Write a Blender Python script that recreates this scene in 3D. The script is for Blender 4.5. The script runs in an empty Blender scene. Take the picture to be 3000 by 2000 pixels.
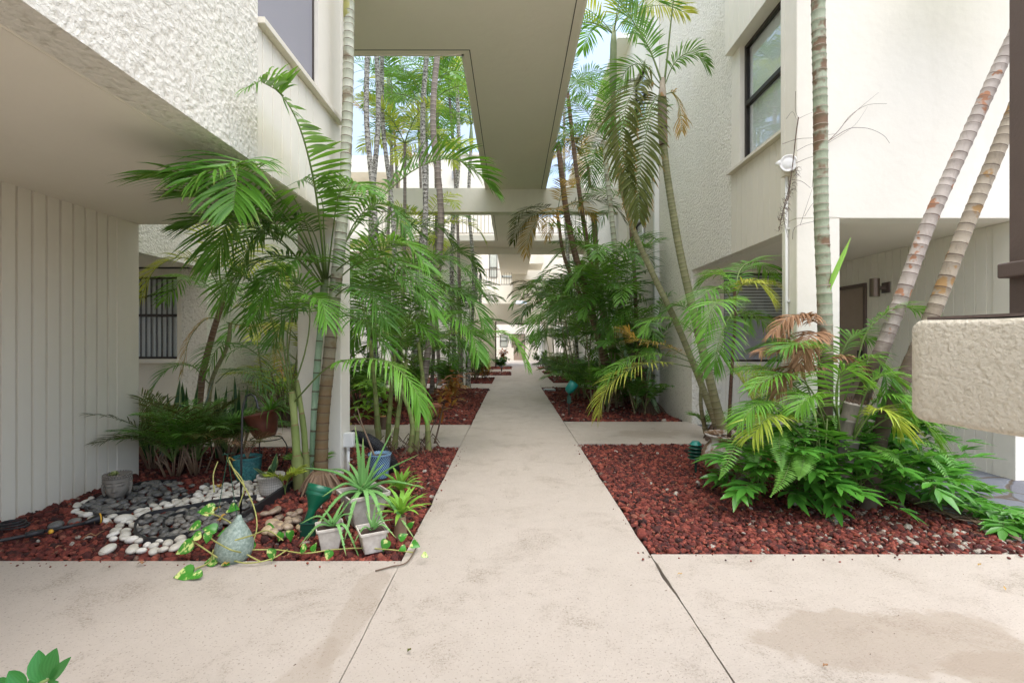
import bpy, math, random
import numpy as np
from mathutils import Vector, Matrix, noise
R = math.radians
sc = bpy.context.scene
COL = sc.collection
# ---------------------------------------------------------------- camera, sky, sun, exposure
F_PX, U0, V0, CH = 1080.0, 1177.0, 788.0, 1.30
cam = bpy.data.objects.new('camera', bpy.data.cameras.new('camera'))
COL.objects.link(cam); sc.camera = cam
cam.location = (0, 0, CH); cam.rotation_euler = (R(90), 0, 0)
cam.data.sensor_width = 36; cam.data.lens = 36 * F_PX / 2352
cam.data.shift_x = -1 / 2352; cam.data.shift_y = 4 / 2352
cam.data.clip_start = 0.05; cam.data.clip_end = 1000
world = bpy.data.worlds.new("World"); sc.world = world; world.use_nodes = True
wn = world.node_tree.nodes; wl = world.node_tree.links
SUN_EL, SUN_AZ = 68, 150          # degrees; azimuth clockwise from +Y
sky = wn.new('ShaderNodeTexSky'); sky.sky_type = 'NISHITA'; sky.sun_disc = False
sky.sun_elevation = R(SUN_EL); sky.sun_rotation = R(SUN_AZ)
sky.air_density = 1.0; sky.dust_density = 3.0; sky.ozone_density = 1.0
bg = wn['Background']; bg.inputs['Strength'].default_value = 0.15
# bright thin overcast: brightest overhead, pale blue lower down
tcw = wn.new('ShaderNodeTexCoord'); spw = wn.new('ShaderNodeSeparateXYZ'); wl.new(tcw.outputs['Generated'], spw.inputs[0])
rw_ = wn.new('ShaderNodeValToRGB'); wl.new(spw.outputs[2], rw_.inputs[0]); er = rw_.color_ramp.elements
er[0].position = .0; er[0].color = (.30, .325, .37, 1); er[1].position = .85; er[1].color = (1, 1, 1, 1)
e_ = er.new(.30); e_.color = (.20, .24, .32, 1); e_ = er.new(.60); e_.color = (.26, .31, .40, 1)
vm = wn.new('ShaderNodeVectorMath'); vm.operation = 'SCALE'; vm.inputs['Scale'].default_value = 6.0; wl.new(rw_.outputs[0], vm.inputs[0])
nz = wn.new('ShaderNodeTexNoise'); nz.inputs['Scale'].default_value = 2.2; nz.inputs['Detail'].default_value = 5; wl.new(tcw.outputs['Generated'], nz.inputs['Vector'])
hz = wn.new('ShaderNodeMix'); hz.data_type = 'RGBA'
mr_ = wn.new('ShaderNodeMapRange'); wl.new(nz.outputs[0], mr_.inputs[0]); mr_.inputs[3].default_value = .45; mr_.inputs[4].default_value = .95; wl.new(mr_.outputs[0], hz.inputs[0])
wl.new(sky.outputs[0], hz.inputs[6]); wl.new(vm.outputs[0], hz.inputs[7]); wl.new(hz.outputs[2], bg.inputs['Color'])
sl = bpy.data.lights.new('sun', 'SUN'); sl.energy = .5; sl.angle = R(80); sl.color = (1, .98, .95)
so = bpy.data.objects.new('sun', sl); COL.objects.link(so)
d = Vector((math.sin(R(SUN_AZ)) * math.cos(R(SUN_EL)), math.cos(R(SUN_AZ)) * math.cos(R(SUN_EL)), math.sin(R(SUN_EL))))
so.rotation_euler = d.to_track_quat('Z', 'Y').to_euler(); so.location = (0, 0, 30)
sc.view_settings.view_transform = 'Standard'; sc.view_settings.look = 'None'
sc.view_settings.exposure = 2.08; sc.view_settings.gamma = 1
sc.cycles.max_bounces = 8; sc.cycles.diffuse_bounces = 5; sc.cycles.transparent_max_bounces = 12
sc.cycles.use_denoising = True

def W(u, v, Y):
    return Vector(((u - U0) / F_PX * Y, Y, CH - (v - V0) / F_PX * Y))
def G(u, v, z=0.0):
    Y = (CH - z) * F_PX / (v - V0)
    return Vector(((u - U0) / F_PX * Y, Y, z))

# ---------------------------------------------------------------- mesh helpers
class MB:
    def __init__(s):
        s.v = []; s.f = []; s.uv = {}; s.a = {}; s.mi = []; s.arr = []
    def add(s, vs, fs, mi=0, uv=None, ab=None):
        o = len(s.v)
        s.v += [tuple(p) for p in vs]
        s.f += [tuple(i + o for i in f) for f in fs]
        s.mi += [mi] * len(fs)
        if uv is not None:
            for i, t in enumerate(uv): s.uv[o + i] = t
        if ab is not None:
            if isinstance(ab, tuple):
                for i in range(len(vs)): s.a[o + i] = ab
            else:
                for i, t in enumerate(ab): s.a[o + i] = t
    def box(s, x0, x1, y0, y1, z0, z1, mi=0, ab=None):
        s.add([(x0,y0,z0),(x1,y0,z0),(x1,y1,z0),(x0,y1,z0),(x0,y0,z1),(x1,y0,z1),(x1,y1,z1),(x0,y1,z1)],
              [(0,3,2,1),(4,5,6,7),(0,1,5,4),(1,2,6,5),(2,3,7,6),(3,0,4,7)], mi, ab=ab)
        return s
    def prism(s, poly, z0, z1, fn=None, mi=0):
        n = len(poly)
        vs = [(x, y, z0) for x, y in poly] + [(x, y, z1) for x, y in poly]
        if fn: vs = [fn(*p) for p in vs]
        s.add(vs, [tuple(range(n))[::-1], tuple(range(n, 2*n))] + [(i, (i+1) % n, n+(i+1) % n, n+i) for i in range(n)], mi)
        return s
    def tube(s, pts, rad, n=8, mi=0, uvv=None, ab=None, cap=True, flat=1.0):
        pts = [Vector(p) for p in pts]; k = len(pts)
        if not hasattr(rad, '__len__'): rad = [rad] * k
        vs = []; uv = []
        T = (pts[1] - pts[0]).normalized()
        X = T.orthogonal().normalized()
        for i, p in enumerate(pts):
            T = (pts[min(i+1, k-1)] - pts[max(i-1, 0)]).normalized()
            X = (X - T * X.dot(T)).normalized(); Yv = T.cross(X)
            for j in range(n):
                a = 2*math.pi*j/n
                vs.append(p + X*(rad[i]*math.cos(a)) + Yv*(rad[i]*flat*math.sin(a)))
                uv.append((j/n, uvv[i] if uvv else i))
        fs = [(i*n+j, i*n+(j+1) % n, (i+1)*n+(j+1) % n, (i+1)*n+j) for i in range(k-1) for j in range(n)]
        if cap: fs += [tuple(range(n))[::-1], tuple(range((k-1)*n, k*n))]
        s.add(vs, fs, mi, uv, ab)
        return s
    def lathe(s, prof, c, n=24, mi=0, M=None, sq=None):
        vs = []
        for r, z in prof:
            for j in range(n):
                a = 2*math.pi*j/n
                p = Vector((r*math.cos(a), r*math.sin(a), z))
                if M is not None: p = M @ p
                vs.append(p + Vector(c))
        k = len(prof)
        fs = [(i*n+j, i*n+(j+1) % n, (i+1)*n+(j+1) % n, (i+1)*n+j) for i in range(k-1) for j in range(n)]
        fs += [tuple(range(n))[::-1], tuple(range((k-1)*n, k*n))]
        s.add(vs, fs, mi, [(j/n, i) for i in range(k) for j in range(n)])
        return s
    def ribbon(s, pts, wid, side, mi=0, ab=None, fold=0.0, up=None):
        """blade along pts; wid per point; side vector per point (or one); folded along the middle"""
        k = len(pts); vs = []; uv = []
        for i, p in enumerate(pts):
            sd = side[i] if isinstance(side, list) else side
            u_ = up[i] if isinstance(up, list) else (up or Vector((0, 0, 1)))
            vs += [p - sd*wid[i] + u_*fold*wid[i], p, p + sd*wid[i] + u_*fold*wid[i]]
            uv += [(0, i/(k-1)), (.5, i/(k-1)), (1, i/(k-1))]
        fs = []
        for i in range(k-1):
            a = i*3
            fs += [(a, a+1, a+4, a+3), (a+1, a+2, a+5, a+4)]
        s.add(vs, fs, mi, uv, [(ab if ab is not None else 0.5, t[1]) for t in uv])
    def obj(s, name, mats, parent=None, smooth=False, bevel=0, kind=None, subsurf=0):
        root = parent
        off = Vector((0, 0, 0))
        if parent is not None:
            off = parent['_o'] if '_o' in parent else (0, 0, 0)
            off = Vector(off)
        me = bpy.data.meshes.new(name)
        if off.length > 0:
            arr = [(x-off.x, y-off.y, z-off.z) for x, y, z in s.v]
        else: arr = s.v
        me.from_pydata(arr, [], s.f)
        if not isinstance(mats, (list, tuple)): mats = [mats]
        for m in mats: me.materials.append(m)
        if len(mats) > 1: me.polygons.foreach_set('material_index', s.mi)
        if smooth: me.polygons.foreach_set('use_smooth', [True]*len(s.f))
        if s.uv:
            lay = me.uv_layers.new(name='UVMap')
            li = np.zeros(len(me.loops), dtype=np.int32); me.loops.foreach_get('vertex_index', li)
            tab = np.zeros((len(s.v), 2), dtype=np.float32)
            ks = np.fromiter(s.uv.keys(), dtype=np.int64); tab[ks] = np.array(list(s.uv.values()), dtype=np.float32)
            lay.data.foreach_set('uv', tab[li].ravel())
        if s.a:
            tab = np.zeros((len(s.v), 2), dtype=np.float32)
            ks = np.fromiter(s.a.keys(), dtype=np.int64); tab[ks] = np.array(list(s.a.values()), dtype=np.float32)
            for q, nm in enumerate(('va', 'vb')):
                at = me.attributes.new(nm, 'FLOAT', 'POINT'); at.data.foreach_set('value', np.ascontiguousarray(tab[:, q]))
        me.update()
        o = bpy.data.objects.new(name, me); COL.objects.link(o)
        if parent is not None: o.parent = parent; o['_o'] = tuple(off)
        if kind: o['kind'] = kind
        if bevel:
            b = o.modifiers.new('b', 'BEVEL'); b.width = bevel; b.segments = 2; b.limit_method = 'ANGLE'
        if subsurf:
            b = o.modifiers.new('s', 'SUBSURF'); b.levels = subsurf; b.render_levels = subsurf
        return o

def thing(name, label, cat, loc=(0, 0, 0), group=None):
    o = bpy.data.objects.new(name, None); COL.objects.link(o)
    o.location = loc; o['_o'] = tuple(loc); o['label'] = label; o['category'] = cat
    o.empty_display_size = 0.1
    if group: o['group'] = group
    return o
def tag(o, label, cat, group=None):
    o['label'] = label; o['category'] = cat
    if group: o['group'] = group
    return o
def smoothpath(pts, n):
    """Catmull-Rom through pts, n samples"""
    P = [Vector(p) for p in pts]
    if len(P) == 2: return [P[0].lerp(P[1], i/(n-1)) for i in range(n)]
    P = [P[0]*2-P[1]] + P + [P[-1]*2-P[-2]]
    m = len(P)-3; out = []
    for i in range(n):
        t = i/(n-1)*m; k = min(int(t), m-1); t -= k
        a, b, c, e = P[k:k+4]
        out.append(0.5*((2*b) + (c-a)*t + (2*a-5*b+4*c-e)*t*t + (3*b-a-3*c+e)*t**3))
    return out

# ---------------------------------------------------------------- materials
class NT:
    def __init__(s, name):
        s.m = bpy.data.materials.new(name); s.m.use_nodes = True
        s.n = s.m.node_tree.nodes; s.l = s.m.node_tree.links
        s.b = s.n['Principled BSDF']; s.out = s.n['Material Output']
        s.tc = None
    def node(s, t, **k):
        nd = s.n.new(t)
        for a, b in k.items():
            if a.startswith('i_'):
                key = a[2:]
                inp = nd.inputs[int(key)] if key.isdigit() else nd.inputs[key]
                if isinstance(b, bpy.types.NodeSocket): s.l.new(b, inp)
                else: inp.default_value = b
            else: setattr(nd, a, b)
        return nd
    def co(s, kind='Object'):
        if s.tc is None: s.tc = s.n.new('ShaderNodeTexCoord')
        return s.tc.outputs[kind]
    def mapping(s, scale=(1,1,1), src=None, rot=(0,0,0), loc=(0,0,0)):
        mp = s.n.new('ShaderNodeMapping'); s.l.new(src or s.co(), mp.inputs[0])
        mp.inputs['Scale'].default_value = scale; mp.inputs['Rotation'].default_value = rot; mp.inputs['Location'].default_value = loc
        return mp.outputs[0]
    def noise(s, scale, detail=3, rough=.55, src=None, dist=0):
        nd = s.n.new('ShaderNodeTexNoise'); nd.inputs['Scale'].default_value = scale
        nd.inputs['Detail'].default_value = detail; nd.inputs['Roughness'].default_value = rough
        nd.inputs['Distortion'].default_value = dist
        s.l.new(src or s.co(), nd.inputs['Vector']); return nd.outputs['Fac']
    def vor(s, scale, feat='F1', src=None, out='Distance'):
        nd = s.n.new('ShaderNodeTexVoronoi'); nd.feature = feat; nd.inputs['Scale'].default_value = scale
        s.l.new(src or s.co(), nd.inputs['Vector']); return nd.outputs[out]
    def ramp(s, fac, stops, interp='LINEAR'):
        nd = s.n.new('ShaderNodeValToRGB'); s.l.new(fac, nd.inputs[0]); cr = nd.color_ramp; cr.interpolation = interp
        while len(cr.elements) < len(stops): cr.elements.new(.5)
        for e, (p, c) in zip(cr.elements, stops):
            e.position = p; e.color = (c, c, c, 1) if not hasattr(c, '__len__') else (*c[:3], 1)
        return nd.outputs[0]
    def mix(s, fac, a, b, mode='MIX'):
        nd = s.n.new('ShaderNodeMix'); nd.data_type = 'RGBA'; nd.blend_type = mode
        for inp, val in ((nd.inputs[0], fac), (nd.inputs[6], a), (nd.inputs[7], b)):
            if isinstance(val, bpy.types.NodeSocket): s.l.new(val, inp)
            elif hasattr(val, '__len__'): inp.default_value = (*val[:3], 1)
            else: inp.default_value = val
        return nd.outputs[2]
    def math(s, op, a, b=0.0, clamp=False):
        nd = s.n.new('ShaderNodeMath'); nd.operation = op; nd.use_clamp = clamp
        for inp, val in ((nd.inputs[0], a), (nd.inputs[1], b)):
            if isinstance(val, bpy.types.NodeSocket): s.l.new(val, inp)
            else: inp.default_value = val
        return nd.outputs[0]
    def attr(s, name):
        nd = s.n.new('ShaderNodeAttribute'); nd.attribute_name = name; return nd.outputs['Fac']
    def rnd(s):
        return s.n.new('ShaderNodeObjectInfo').outputs['Random']
    def sep(s, src, i):
        nd = s.n.new('ShaderNodeSeparateXYZ'); s.l.new(src, nd.inputs[0]); return nd.outputs[i]
    def col(s, c):
        if isinstance(c, bpy.types.NodeSocket): s.l.new(c, s.b.inputs['Base Color'])
        else: s.b.inputs['Base Color'].default_value = (*c[:3], 1)
    def bump(s, h, strength=.5, dist=.01, prev=None):
        nd = s.n.new('ShaderNodeBump'); nd.inputs['Strength'].default_value = strength; nd.inputs['Distance'].default_value = dist
        s.l.new(h, nd.inputs['Height'])
        if prev: s.l.new(prev, nd.inputs['Normal'])
        s.l.new(nd.outputs[0], s.b.inputs['Normal']); return nd.outputs[0]
    def rough(s, r, spec=None):
        if isinstance(r, bpy.types.NodeSocket): s.l.new(r, s.b.inputs['Roughness'])
        else: s.b.inputs['Roughness'].default_value = r
        if spec is not None: s.b.inputs['Specular IOR Level'].default_value = spec

def m_plain(name, c, rough=.5, metal=0, var=.12, sc_=8, bump=0, spec=.5):
    t = NT(name)
    n = t.noise(sc_, 4)
    t.col(t.mix(n, tuple(x*(1-var) for x in c), tuple(min(1, x*(1+var)) for x in c)))
    t.rough(rough, spec); t.b.inputs['Metallic'].default_value = metal
    if bump: t.bump(t.noise(120, 3), bump, .004)
    return t.m
def m_stucco(name, c, scale=55, depth=.012, strength=1.0, stain=.10):
    t = NT(name)
    w = t.noise(scale*.8, 5, .65, dist=.2)
    v = t.vor(scale*.7, 'SMOOTH_F1')
    h = t.math('ADD', t.math('MULTIPLY', w, 1.3), t.math('SUBTRACT', .55, t.math('MULTIPLY', v, .75)))
    big = t.noise(.7, 4, .6)
    dirt = t.ramp(t.noise(2.3, 5, .7, src=t.mapping((1, 1, .35))), [(.45, 0), (.75, 1)])
    base = t.mix(big, tuple(x*.96 for x in c), tuple(min(1, x*1.03) for x in c))
    base = t.mix(t.math('MULTIPLY', dirt, stain), base, tuple(x*.62 for x in c))
    # darker tone in the pits of the texture
    base = t.mix(t.ramp(h, [(.55, .5), (.85, 0)]), base, (c[0]*.6, c[1]*.57, c[2]*.5))
    t.col(base); t.rough(.85, .25); t.bump(h, strength, depth)
    return t.m
def m_smooth(name, c, bump=.25, stain=.2):
    t = NT(name)
    big = t.noise(.8, 4, .6)
    base = t.mix(big, tuple(x*.95 for x in c), tuple(min(1, x*1.03) for x in c))
    dirt = t.ramp(t.noise(1.9, 6, .75, src=t.mapping((1, 1, .3))), [(.5, 0), (.8, 1)])
    base = t.mix(t.math('MULTIPLY', dirt, stain), base, (c[0]*.6, c[1]*.58, c[2]*.5))
    sp = t.ramp(t.noise(9, 6, .8), [(.70, 0), (.74, 1)])
    base = t.mix(t.math('MULTIPLY', sp, .25), base, tuple(x*.5 for x in c))
    t.col(base); t.rough(.7, .3)
    a = t.bump(t.noise(7, 3), .25, .02)
    t.bump(t.noise(140, 4, .7), bump, .004, a)
    return t.m
CREAM = (.80, .755, .65)
M = {}
M['stucco'] = m_stucco('stucco_cream', (.85, .81, .71), 46, .018, 1.0, .12)
M['stucco_fine'] = m_stucco('stucco_parapet', (.68, .62, .50), 130, .005, 1.0, .25)
M['smooth'] = m_smooth('painted_concrete', (.82, .775, .675))
M['board'] = m_smooth('painted_board', (.74, .69, .58), .3, .2)
M['soffit'] = m_smooth('painted_soffit', (.80, .745, .635), .15, .07)
M['white'] = m_smooth('white_paint', (.85, .84, .80), .1, .05)
M['groove'] = m_plain('dark_groove', (.10, .09, .07), .9)
M['bronze'] = m_plain('bronze_metal', (.045, .036, .03), .4, .5)
M['brown'] = m_plain('brown_paint', (.13, .095, .08), .6, bump=.2)
M['door'] = m_plain('door_brown', (.36, .28, .22), .5)
M['black'] = m_plain('black_metal', (.012, .012, .013), .45)
M['blackplastic'] = m_plain('black_plastic', (.02, .02, .022), .5)
def glass():
    t = NT('window_glass')
    gl = t.node('ShaderNodeBsdfGlossy'); gl.inputs['Roughness'].default_value = .02; gl.inputs['Color'].default_value = (.95, .97, 1, 1)
    tr = t.node('ShaderNodeBsdfTransparent'); tr.inputs['Color'].default_value = (.93, .95, .95, 1)
    fr = t.node('ShaderNodeLayerWeight'); fc = t.math('POWER', fr.outputs['Facing'], 3.0)
    mx = t.node('ShaderNodeMixShader')
    t.l.new(t.math('ADD', t.math('MULTIPLY', fc, .55), .06, True), mx.inputs[0])
    t.l.new(tr.outputs[0], mx.inputs[1]); t.l.new(gl.outputs[0], mx.inputs[2]); t.l.new(mx.outputs[0], t.out.inputs[0])
    return t.m
M['glass'] = glass()
def screen():
    t = NT('insect_screen')
    df = t.node('ShaderNodeBsdfDiffuse'); df.inputs['Color'].default_value = (.50, .49, .53, 1)
    tr = t.node('ShaderNodeBsdfTransparent')
    mx = t.node('ShaderNodeMixShader'); mx.inputs[0].default_value = .5
    t.l.new(tr.outputs[0], mx.inputs[1]); t.l.new(df.outputs[0], mx.inputs[2]); t.l.new(mx.outputs[0], t.out.inputs[0])
    return t.m
M['screen'] = screen()
def blinds(name, c):
    t = NT(name); t.col(c); t.rough(.6); return t.m
M['blind'] = blinds('vinyl_blind', (.88, .88, .86))
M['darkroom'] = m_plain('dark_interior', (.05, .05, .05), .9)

def m_concrete():
    t = NT('painted_concrete_floor')
    co = t.co()
    big = t.noise(.6, 5, .6); fine = t.noise(60, 5, .75); mid = t.noise(9, 5, .65)
    c = t.mix(big, (.46, .40, .34), (.535, .47, .405))
    c = t.mix(t.ramp(mid, [(.35, .18), (.65, 0)]), c, (.37, .31, .26))
    # worn pitted areas: exposed dark aggregate in blotches
    blot = t.ramp(t.noise(2.6, 6, .72, dist=.5), [(.52, 0), (.64, 1)])
    pits = t.ramp(t.noise(75, 4, .8), [(.47, 0), (.55, 1)])
    c = t.mix(t.math('MULTIPLY', t.math('MULTIPLY', blot, pits), .6), c, (.20, .155, .11))
    c = t.mix(t.math('MULTIPLY', blot, .04), c, (.35, .28, .21))
    pts = t.ramp(t.noise(85, 2, .6), [(.61, 0), (.66, 1)])
    c = t.mix(t.math('MULTIPLY', pts, .6), c, (.2, .16, .12))
    # damp patches
    def blob(cx, cy, rx, ry, dark, ns=3.2, amp=1.5):
        mp = t.mapping((1/rx, 1/ry, 0), loc=(-cx/rx, -cy/ry, 0))
        ln = t.node('ShaderNodeVectorMath', operation='LENGTH'); t.l.new(mp, ln.inputs[0])
        dd = t.math('ADD', ln.outputs['Value'], t.math('MULTIPLY', t.math('SUBTRACT', t.noise(ns, 4, .6), .5), amp))
        return t.math('MULTIPLY', t.ramp(dd, [(.84, 1), (.98, 0)]), dark*.95)
    for b in ((1.75, 2.05, .72, .26, .5), (2.35, 1.82, .75, .22, .5), (2.0, 6.75, .55, .28, .45), (-.76, 2.3, .09, .5, .32), (-.80, 1.75, .11, .4, .32), (2.6, 6.9, .3, .2, .3)):
        c = t.mix(blob(*b), c, (.31, .24, .175))
    t.col(c)
    # sealed paint: glossier along the middle of the path
    t.rough(t.ramp(t.noise(3, 5, .7), [(.3, .38), (.7, .62)]), .45)
    a = t.bump(t.noise(14, 4, .6), .35, .012)
    t.bump(t.noise(95, 5, .85), .8, .009, a)
    return t.m
M['concrete'] = m_concrete()
def m_slate():
    t = NT('slate_paving')
    w = t.mapping((1, 1, 0))
    jit = t.node('ShaderNodeTexNoise'); jit.inputs['Scale'].default_value = 2.5; t.l.new(w, jit.inputs['Vector'])
    mx = t.mix(.12, w, jit.outputs['Color'])
    e = t.vor(2.1, 'DISTANCE_TO_EDGE', mx); cell = t.vor(2.1, 'F1', mx, 'Color')
    c = t.mix(t.noise(6, 5, .7), (.10, .115, .14), (.20, .215, .24))
    c = t.mix(t.math('MULTIPLY', t.sep(cell, 0), .5), c, (.15, .14, .16))
    c = t.mix(t.ramp(e, [(.015, 1), (.03, 0)]), c, (.10, .08, .06))
    sp = t.ramp(t.noise(60, 3, .8), [(.68, 0), (.72, 1)]); c = t.mix(t.math('MULTIPLY', sp, .4), c, (.4, .38, .34))
    t.col(c); t.rough(.62, .35)
    a = t.bump(t.ramp(e, [(.01, 0), (.04, 1)]), .6, .01); t.bump(t.noise(18, 6, .7), .5, .015, a)
    return t.m
M['slate'] = m_slate()
def m_soil():
    t = NT('soil')
    t.col(t.mix(t.noise(30, 5, .7), (.035, .022, .016), (.12, .07, .05))); t.rough(.95); t.bump(t.noise(60, 5, .8), 1, .02)
    return t.m
M['soil'] = m_soil()

# ---------------------------------------------------------------- ground, paving
def struct(name, m, mat, **k):
    return m.obj(name, mat, kind='structure', **k)
struct('ground', MB().box(-150, 150, -100, 200, -.5, -.045), M['soil'])
PL, PR = -.66, .845
LB = [(2.81, 5.92), (7.5, 13.6), (15.1, 17.8), (19.0, 21.3), (23.5, 25.4)]
RB = [(2.9, 6.1), (7.8, 13.9), (15.4, 18.5), (19.8, 22.0), (24.0, 25.4)]
PATH1 = 1
struct('path', MB().box(PL, 1.35, 14.401, 18.9, -.2, 0), M['concrete'], bevel=.004)
struct('path', MB().box(-.05, 1.35, 18.901, 40, -.2, 0), M['concrete'], bevel=.004)
def worn_slab(name, x0, x1, y0, y1, seed, zt=0.0):
    r = random.Random(seed); N = 90; j = lambda: r.gauss(0, .0016)+(-abs(r.gauss(0, .006)) if r.random() < .07 else 0)
    P_ = [(x0-j(), y0+(y1-y0)*i/N) for i in range(N+1)]+[(x1+j(), y1-(y1-y0)*i/N) for i in range(N+1)]
    struct(name, MB().prism(P_[::-1], -.2, zt), M['concrete'])
def crosswalks(beds, xa, xb, first):
    y = -3.0
    for i, (a, b) in enumerate(beds):
        worn_slab('pavement', xa, xb, y, a, i+7)
        y = b
def far_walks(gaps, xa, xb):
    for a, b in gaps: struct('pavement', MB().box(xa, xb, a, b, -.2, -.0004), M['concrete'])
far_walks([(17.8, 18.9)], -12, PL-.009); far_walks([(18.901, 19), (21.3, 23.5), (27, 40)], -12, -.051)
far_walks([(13.9, 14.4)], PR+.011, 2.95); far_walks([(14.401, 15.4), (18.5, 19.8), (22, 24), (25.4, 40)], 1.351, 2.95)
struct('pavement', MB().box(PL-.009, PL-.0095, -3, 2.8, -.2, -.01), M['soil']) if False else None
worn_slab('path', PL, PR, -3, 14.4, 3)
crosswalks(LB[:3], -12, PL-.006, 2.81)
crosswalks(RB[:2], PR+.009, 2.95, 2.9)
struct('pavement', MB().box(2.9505, 12, -3, 2.9, -.2, -.0005), M['concrete'])
sm = MB(); sm.prism([(3.30, 2.95), (12, 2.95), (12, 7.6), (2.96, 7.6), (2.96, 6.1), (3.30, 6.1)], -.2, -.012)
struct('slate_paving', sm, M['slate'])

# ---------------------------------------------------------------- building helpers
def plane(ax, c, n):
    if ax == 'x': return lambda a, dd, z: (c + n*dd, a, z)
    return lambda a, dd, z: (a, c + n*dd, z)
def pbox(m, P, a0, a1, d0, d1, z0, z1, mi=0):
    p = P(a0, d0, z0); q = P(a1, d1, z1)
    x0, x1 = sorted((p[0], q[0])); y0, y1 = sorted((p[1], q[1]))
    m.box(x0, x1, y0, y1, z0, z1, mi)
def wall(m, ax, c, n, a0, a1, z0, z1, th, holes=()):
    """outer face at c, facing direction n, thickness th behind it; holes (a0,a1,z0,z1)"""
    P = plane(ax, c, n)
    cuts = sorted({a0, a1} | {h for o in holes for h in o[:2] if a0 < h < a1})
    for s, e in zip(cuts, cuts[1:]):
        mid = (s+e)/2; z = z0
        for o in sorted([o for o in holes if o[0] < mid < o[1]], key=lambda o: o[2]):
            if o[2] > z: pbox(m, P, s, e, 0, -th, z, o[2])
            z = o[3]
        if z < z1: pbox(m, P, s, e, 0, -th, z, z1)
def grooved(m, ax, c, n, a0, a1, z0, z1, th, gs, gw=.007, gd=.014):
    P = plane(ax, c, n)
    prof = [(a0, 0)]
    for g in gs:
        if a0+gw < g < a1-gw: prof += [(g-gw, 0), (g-gw*.5, -gd), (g+gw*.5, -gd), (g+gw, 0)]
    prof += [(a1, 0), (a1, -th), (a0, -th)]
    m.prism(prof, z0, z1, fn=lambda a, dd, z: P(a, dd, z))
def frange(a, b, s):
    r = []
    while a < b: r.append(a); a += s
    return r
def window(parent, ax, c, n, a0, a1, z0, z1, rails=(.5,), blind='v', screened=False, inset=.09, diag=False, fw=.035):
    P = plane(ax, c, n)
    m = MB(); t0, t1 = -inset, -inset-.05
    pbox(m, P, a0, a0+fw, t0, t1, z0, z1); pbox(m, P, a1-fw, a1, t0, t1, z0, z1)
    pbox(m, P, a0+fw, a1-fw, t0, t1, z0, z0+fw); pbox(m, P, a0+fw, a1-fw, t0, t1, z1-fw, z1)
    for r in rails:
        z = z0+(z1-z0)*r; pbox(m, P, a0+fw, a1-fw, t0+.01, t1+.004, z-fw*.6, z+fw*.6)
    f = m.obj('window', M['bronze'], parent, bevel=.004)
    m = MB(); pbox(m, P, a0+fw*.7, a1-fw*.7, t0-.024, t0-.028, z0+fw*.7, z1-fw*.7); m.obj('pane', M['glass'], f)
    if screened:
        m = MB(); zr = z0+(z1-z0)*rails[0] if rails else z1; pbox(m, P, a0+fw, a1-fw, t0-.006, t0-.008, z0+fw, zr-fw*.6); m.obj('insect_screen', M['screen'], f)
    if blind == 'v':
        m = MB(); k = max(3, int((a1-a0)/.085))
        for i in range(k):
            a = a0+(a1-a0)*(i+.5)/k; w = .043; tl = .022
            pts = [P(a-w, -inset-.075-tl, z0+.02), P(a+w, -inset-.075+tl, z0+.02), P(a+w, -inset-.075+tl, z1-.02), P(a-w, -inset-.075-tl, z1-.02)]
            m.add(pts, [(0, 1, 2, 3)])
        m.obj('blind', M['blind'], f)
    elif blind == 'h':
        m = MB()
        for z in frange(z0+.03, z1-.02, .05):
            m.add([P(a0+.02, -inset-.06, z), P(a1-.02, -inset-.06, z), P(a1-.02, -inset-.085, z+.038), P(a0+.02, -inset-.085, z+.038)], [(0, 1, 2, 3)])
        m.obj('blind', M['blind'], f)
    m = MB(); pbox(m, P, a0-.3, a1+.3, -inset-.30, -inset-.33, z0-.2, z1+.2); m.obj('room', M['darkroom'], f)  # near-black panel: shade of the unlit interior put into its colour
    if diag:
        m = MB(); m.tube([P(a0, -inset+.01, z0+(z1-z0)*.62), P(a1, -inset+.01, z0+(z1-z0)*.86)], .012, 6); m.obj('brace', M['black'], f)
    return f
HT = 8.7; S = 2.48
# ---- left front building
b1 = thing('apartment_building', 'near left block, rough stucco upper storeys overhanging a grooved board wall', 'building', (-3, 1, 0))
m = MB(); wall(m, 'x', -1.69, 1, -3, 3.12, S, HT, .2); m.obj('stucco_wall', M['stucco'], b1)
m = MB(); grooved(m, 'x', -1.70, 1, 3.12, 4.11, S, 3.42, .19, frange(3.2, 4.1, .135)); m.obj('panel', M['smooth'], b1)
m = MB(); wall(m, 'x', -1.70, 1, 3.12, 4.11, 4.98, HT, .19); m.obj('panel', M['smooth'], b1)
m = MB(); wall(m, 'x', -1.70, 1, 4.11, 4.65, S, HT, .19); wall(m, 'y', 4.65, 1, -9, -1.89, S+.12, HT, .2); m.obj('end_wall', M['smooth'], b1)
m = MB(); m.box(-1.86, -1.645, 3.122, 4.6, 3.425, 3.468); m.obj('window_ledge', M['board'], b1, bevel=.004)
window(b1, 'x', -1.70, 1, 3.122, 4.108, 3.47, 4.978, (.62,), 'h', True, inset=.03)
m = MB(); m.box(-2.13, -1.695, 4.652, 4.91, -.1, HT); m.obj('pillar', M['smooth'], b1, bevel=.01)
m = MB(); m.box(-3.9, -1.891, -3, 4.68, S+.0, S+.1); m.box(-1.891,-1.715, 3.1, 4.65, S-.004, S+.05); m.obj('soffit', M['soffit'], b1)
m = MB(); m.box(-1.915, -1.909, -3, 4.67, S-.002, S+.002); m.obj('soffit_seam', M['board'], b1)
m = MB(); grooved(m, 'x', -3.72, 1, -3, 4.42, -.1, S, .2, frange(3.53-.1135*40, 4.36, .1135), .010, .03); m.obj('board_wall', M['board'], b1)
m = MB(); m.box(-3.92, -3.716, 4.42, 4.68, -.1, S); m.obj('corner_board', M['board'], b1, bevel=.006)
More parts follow.
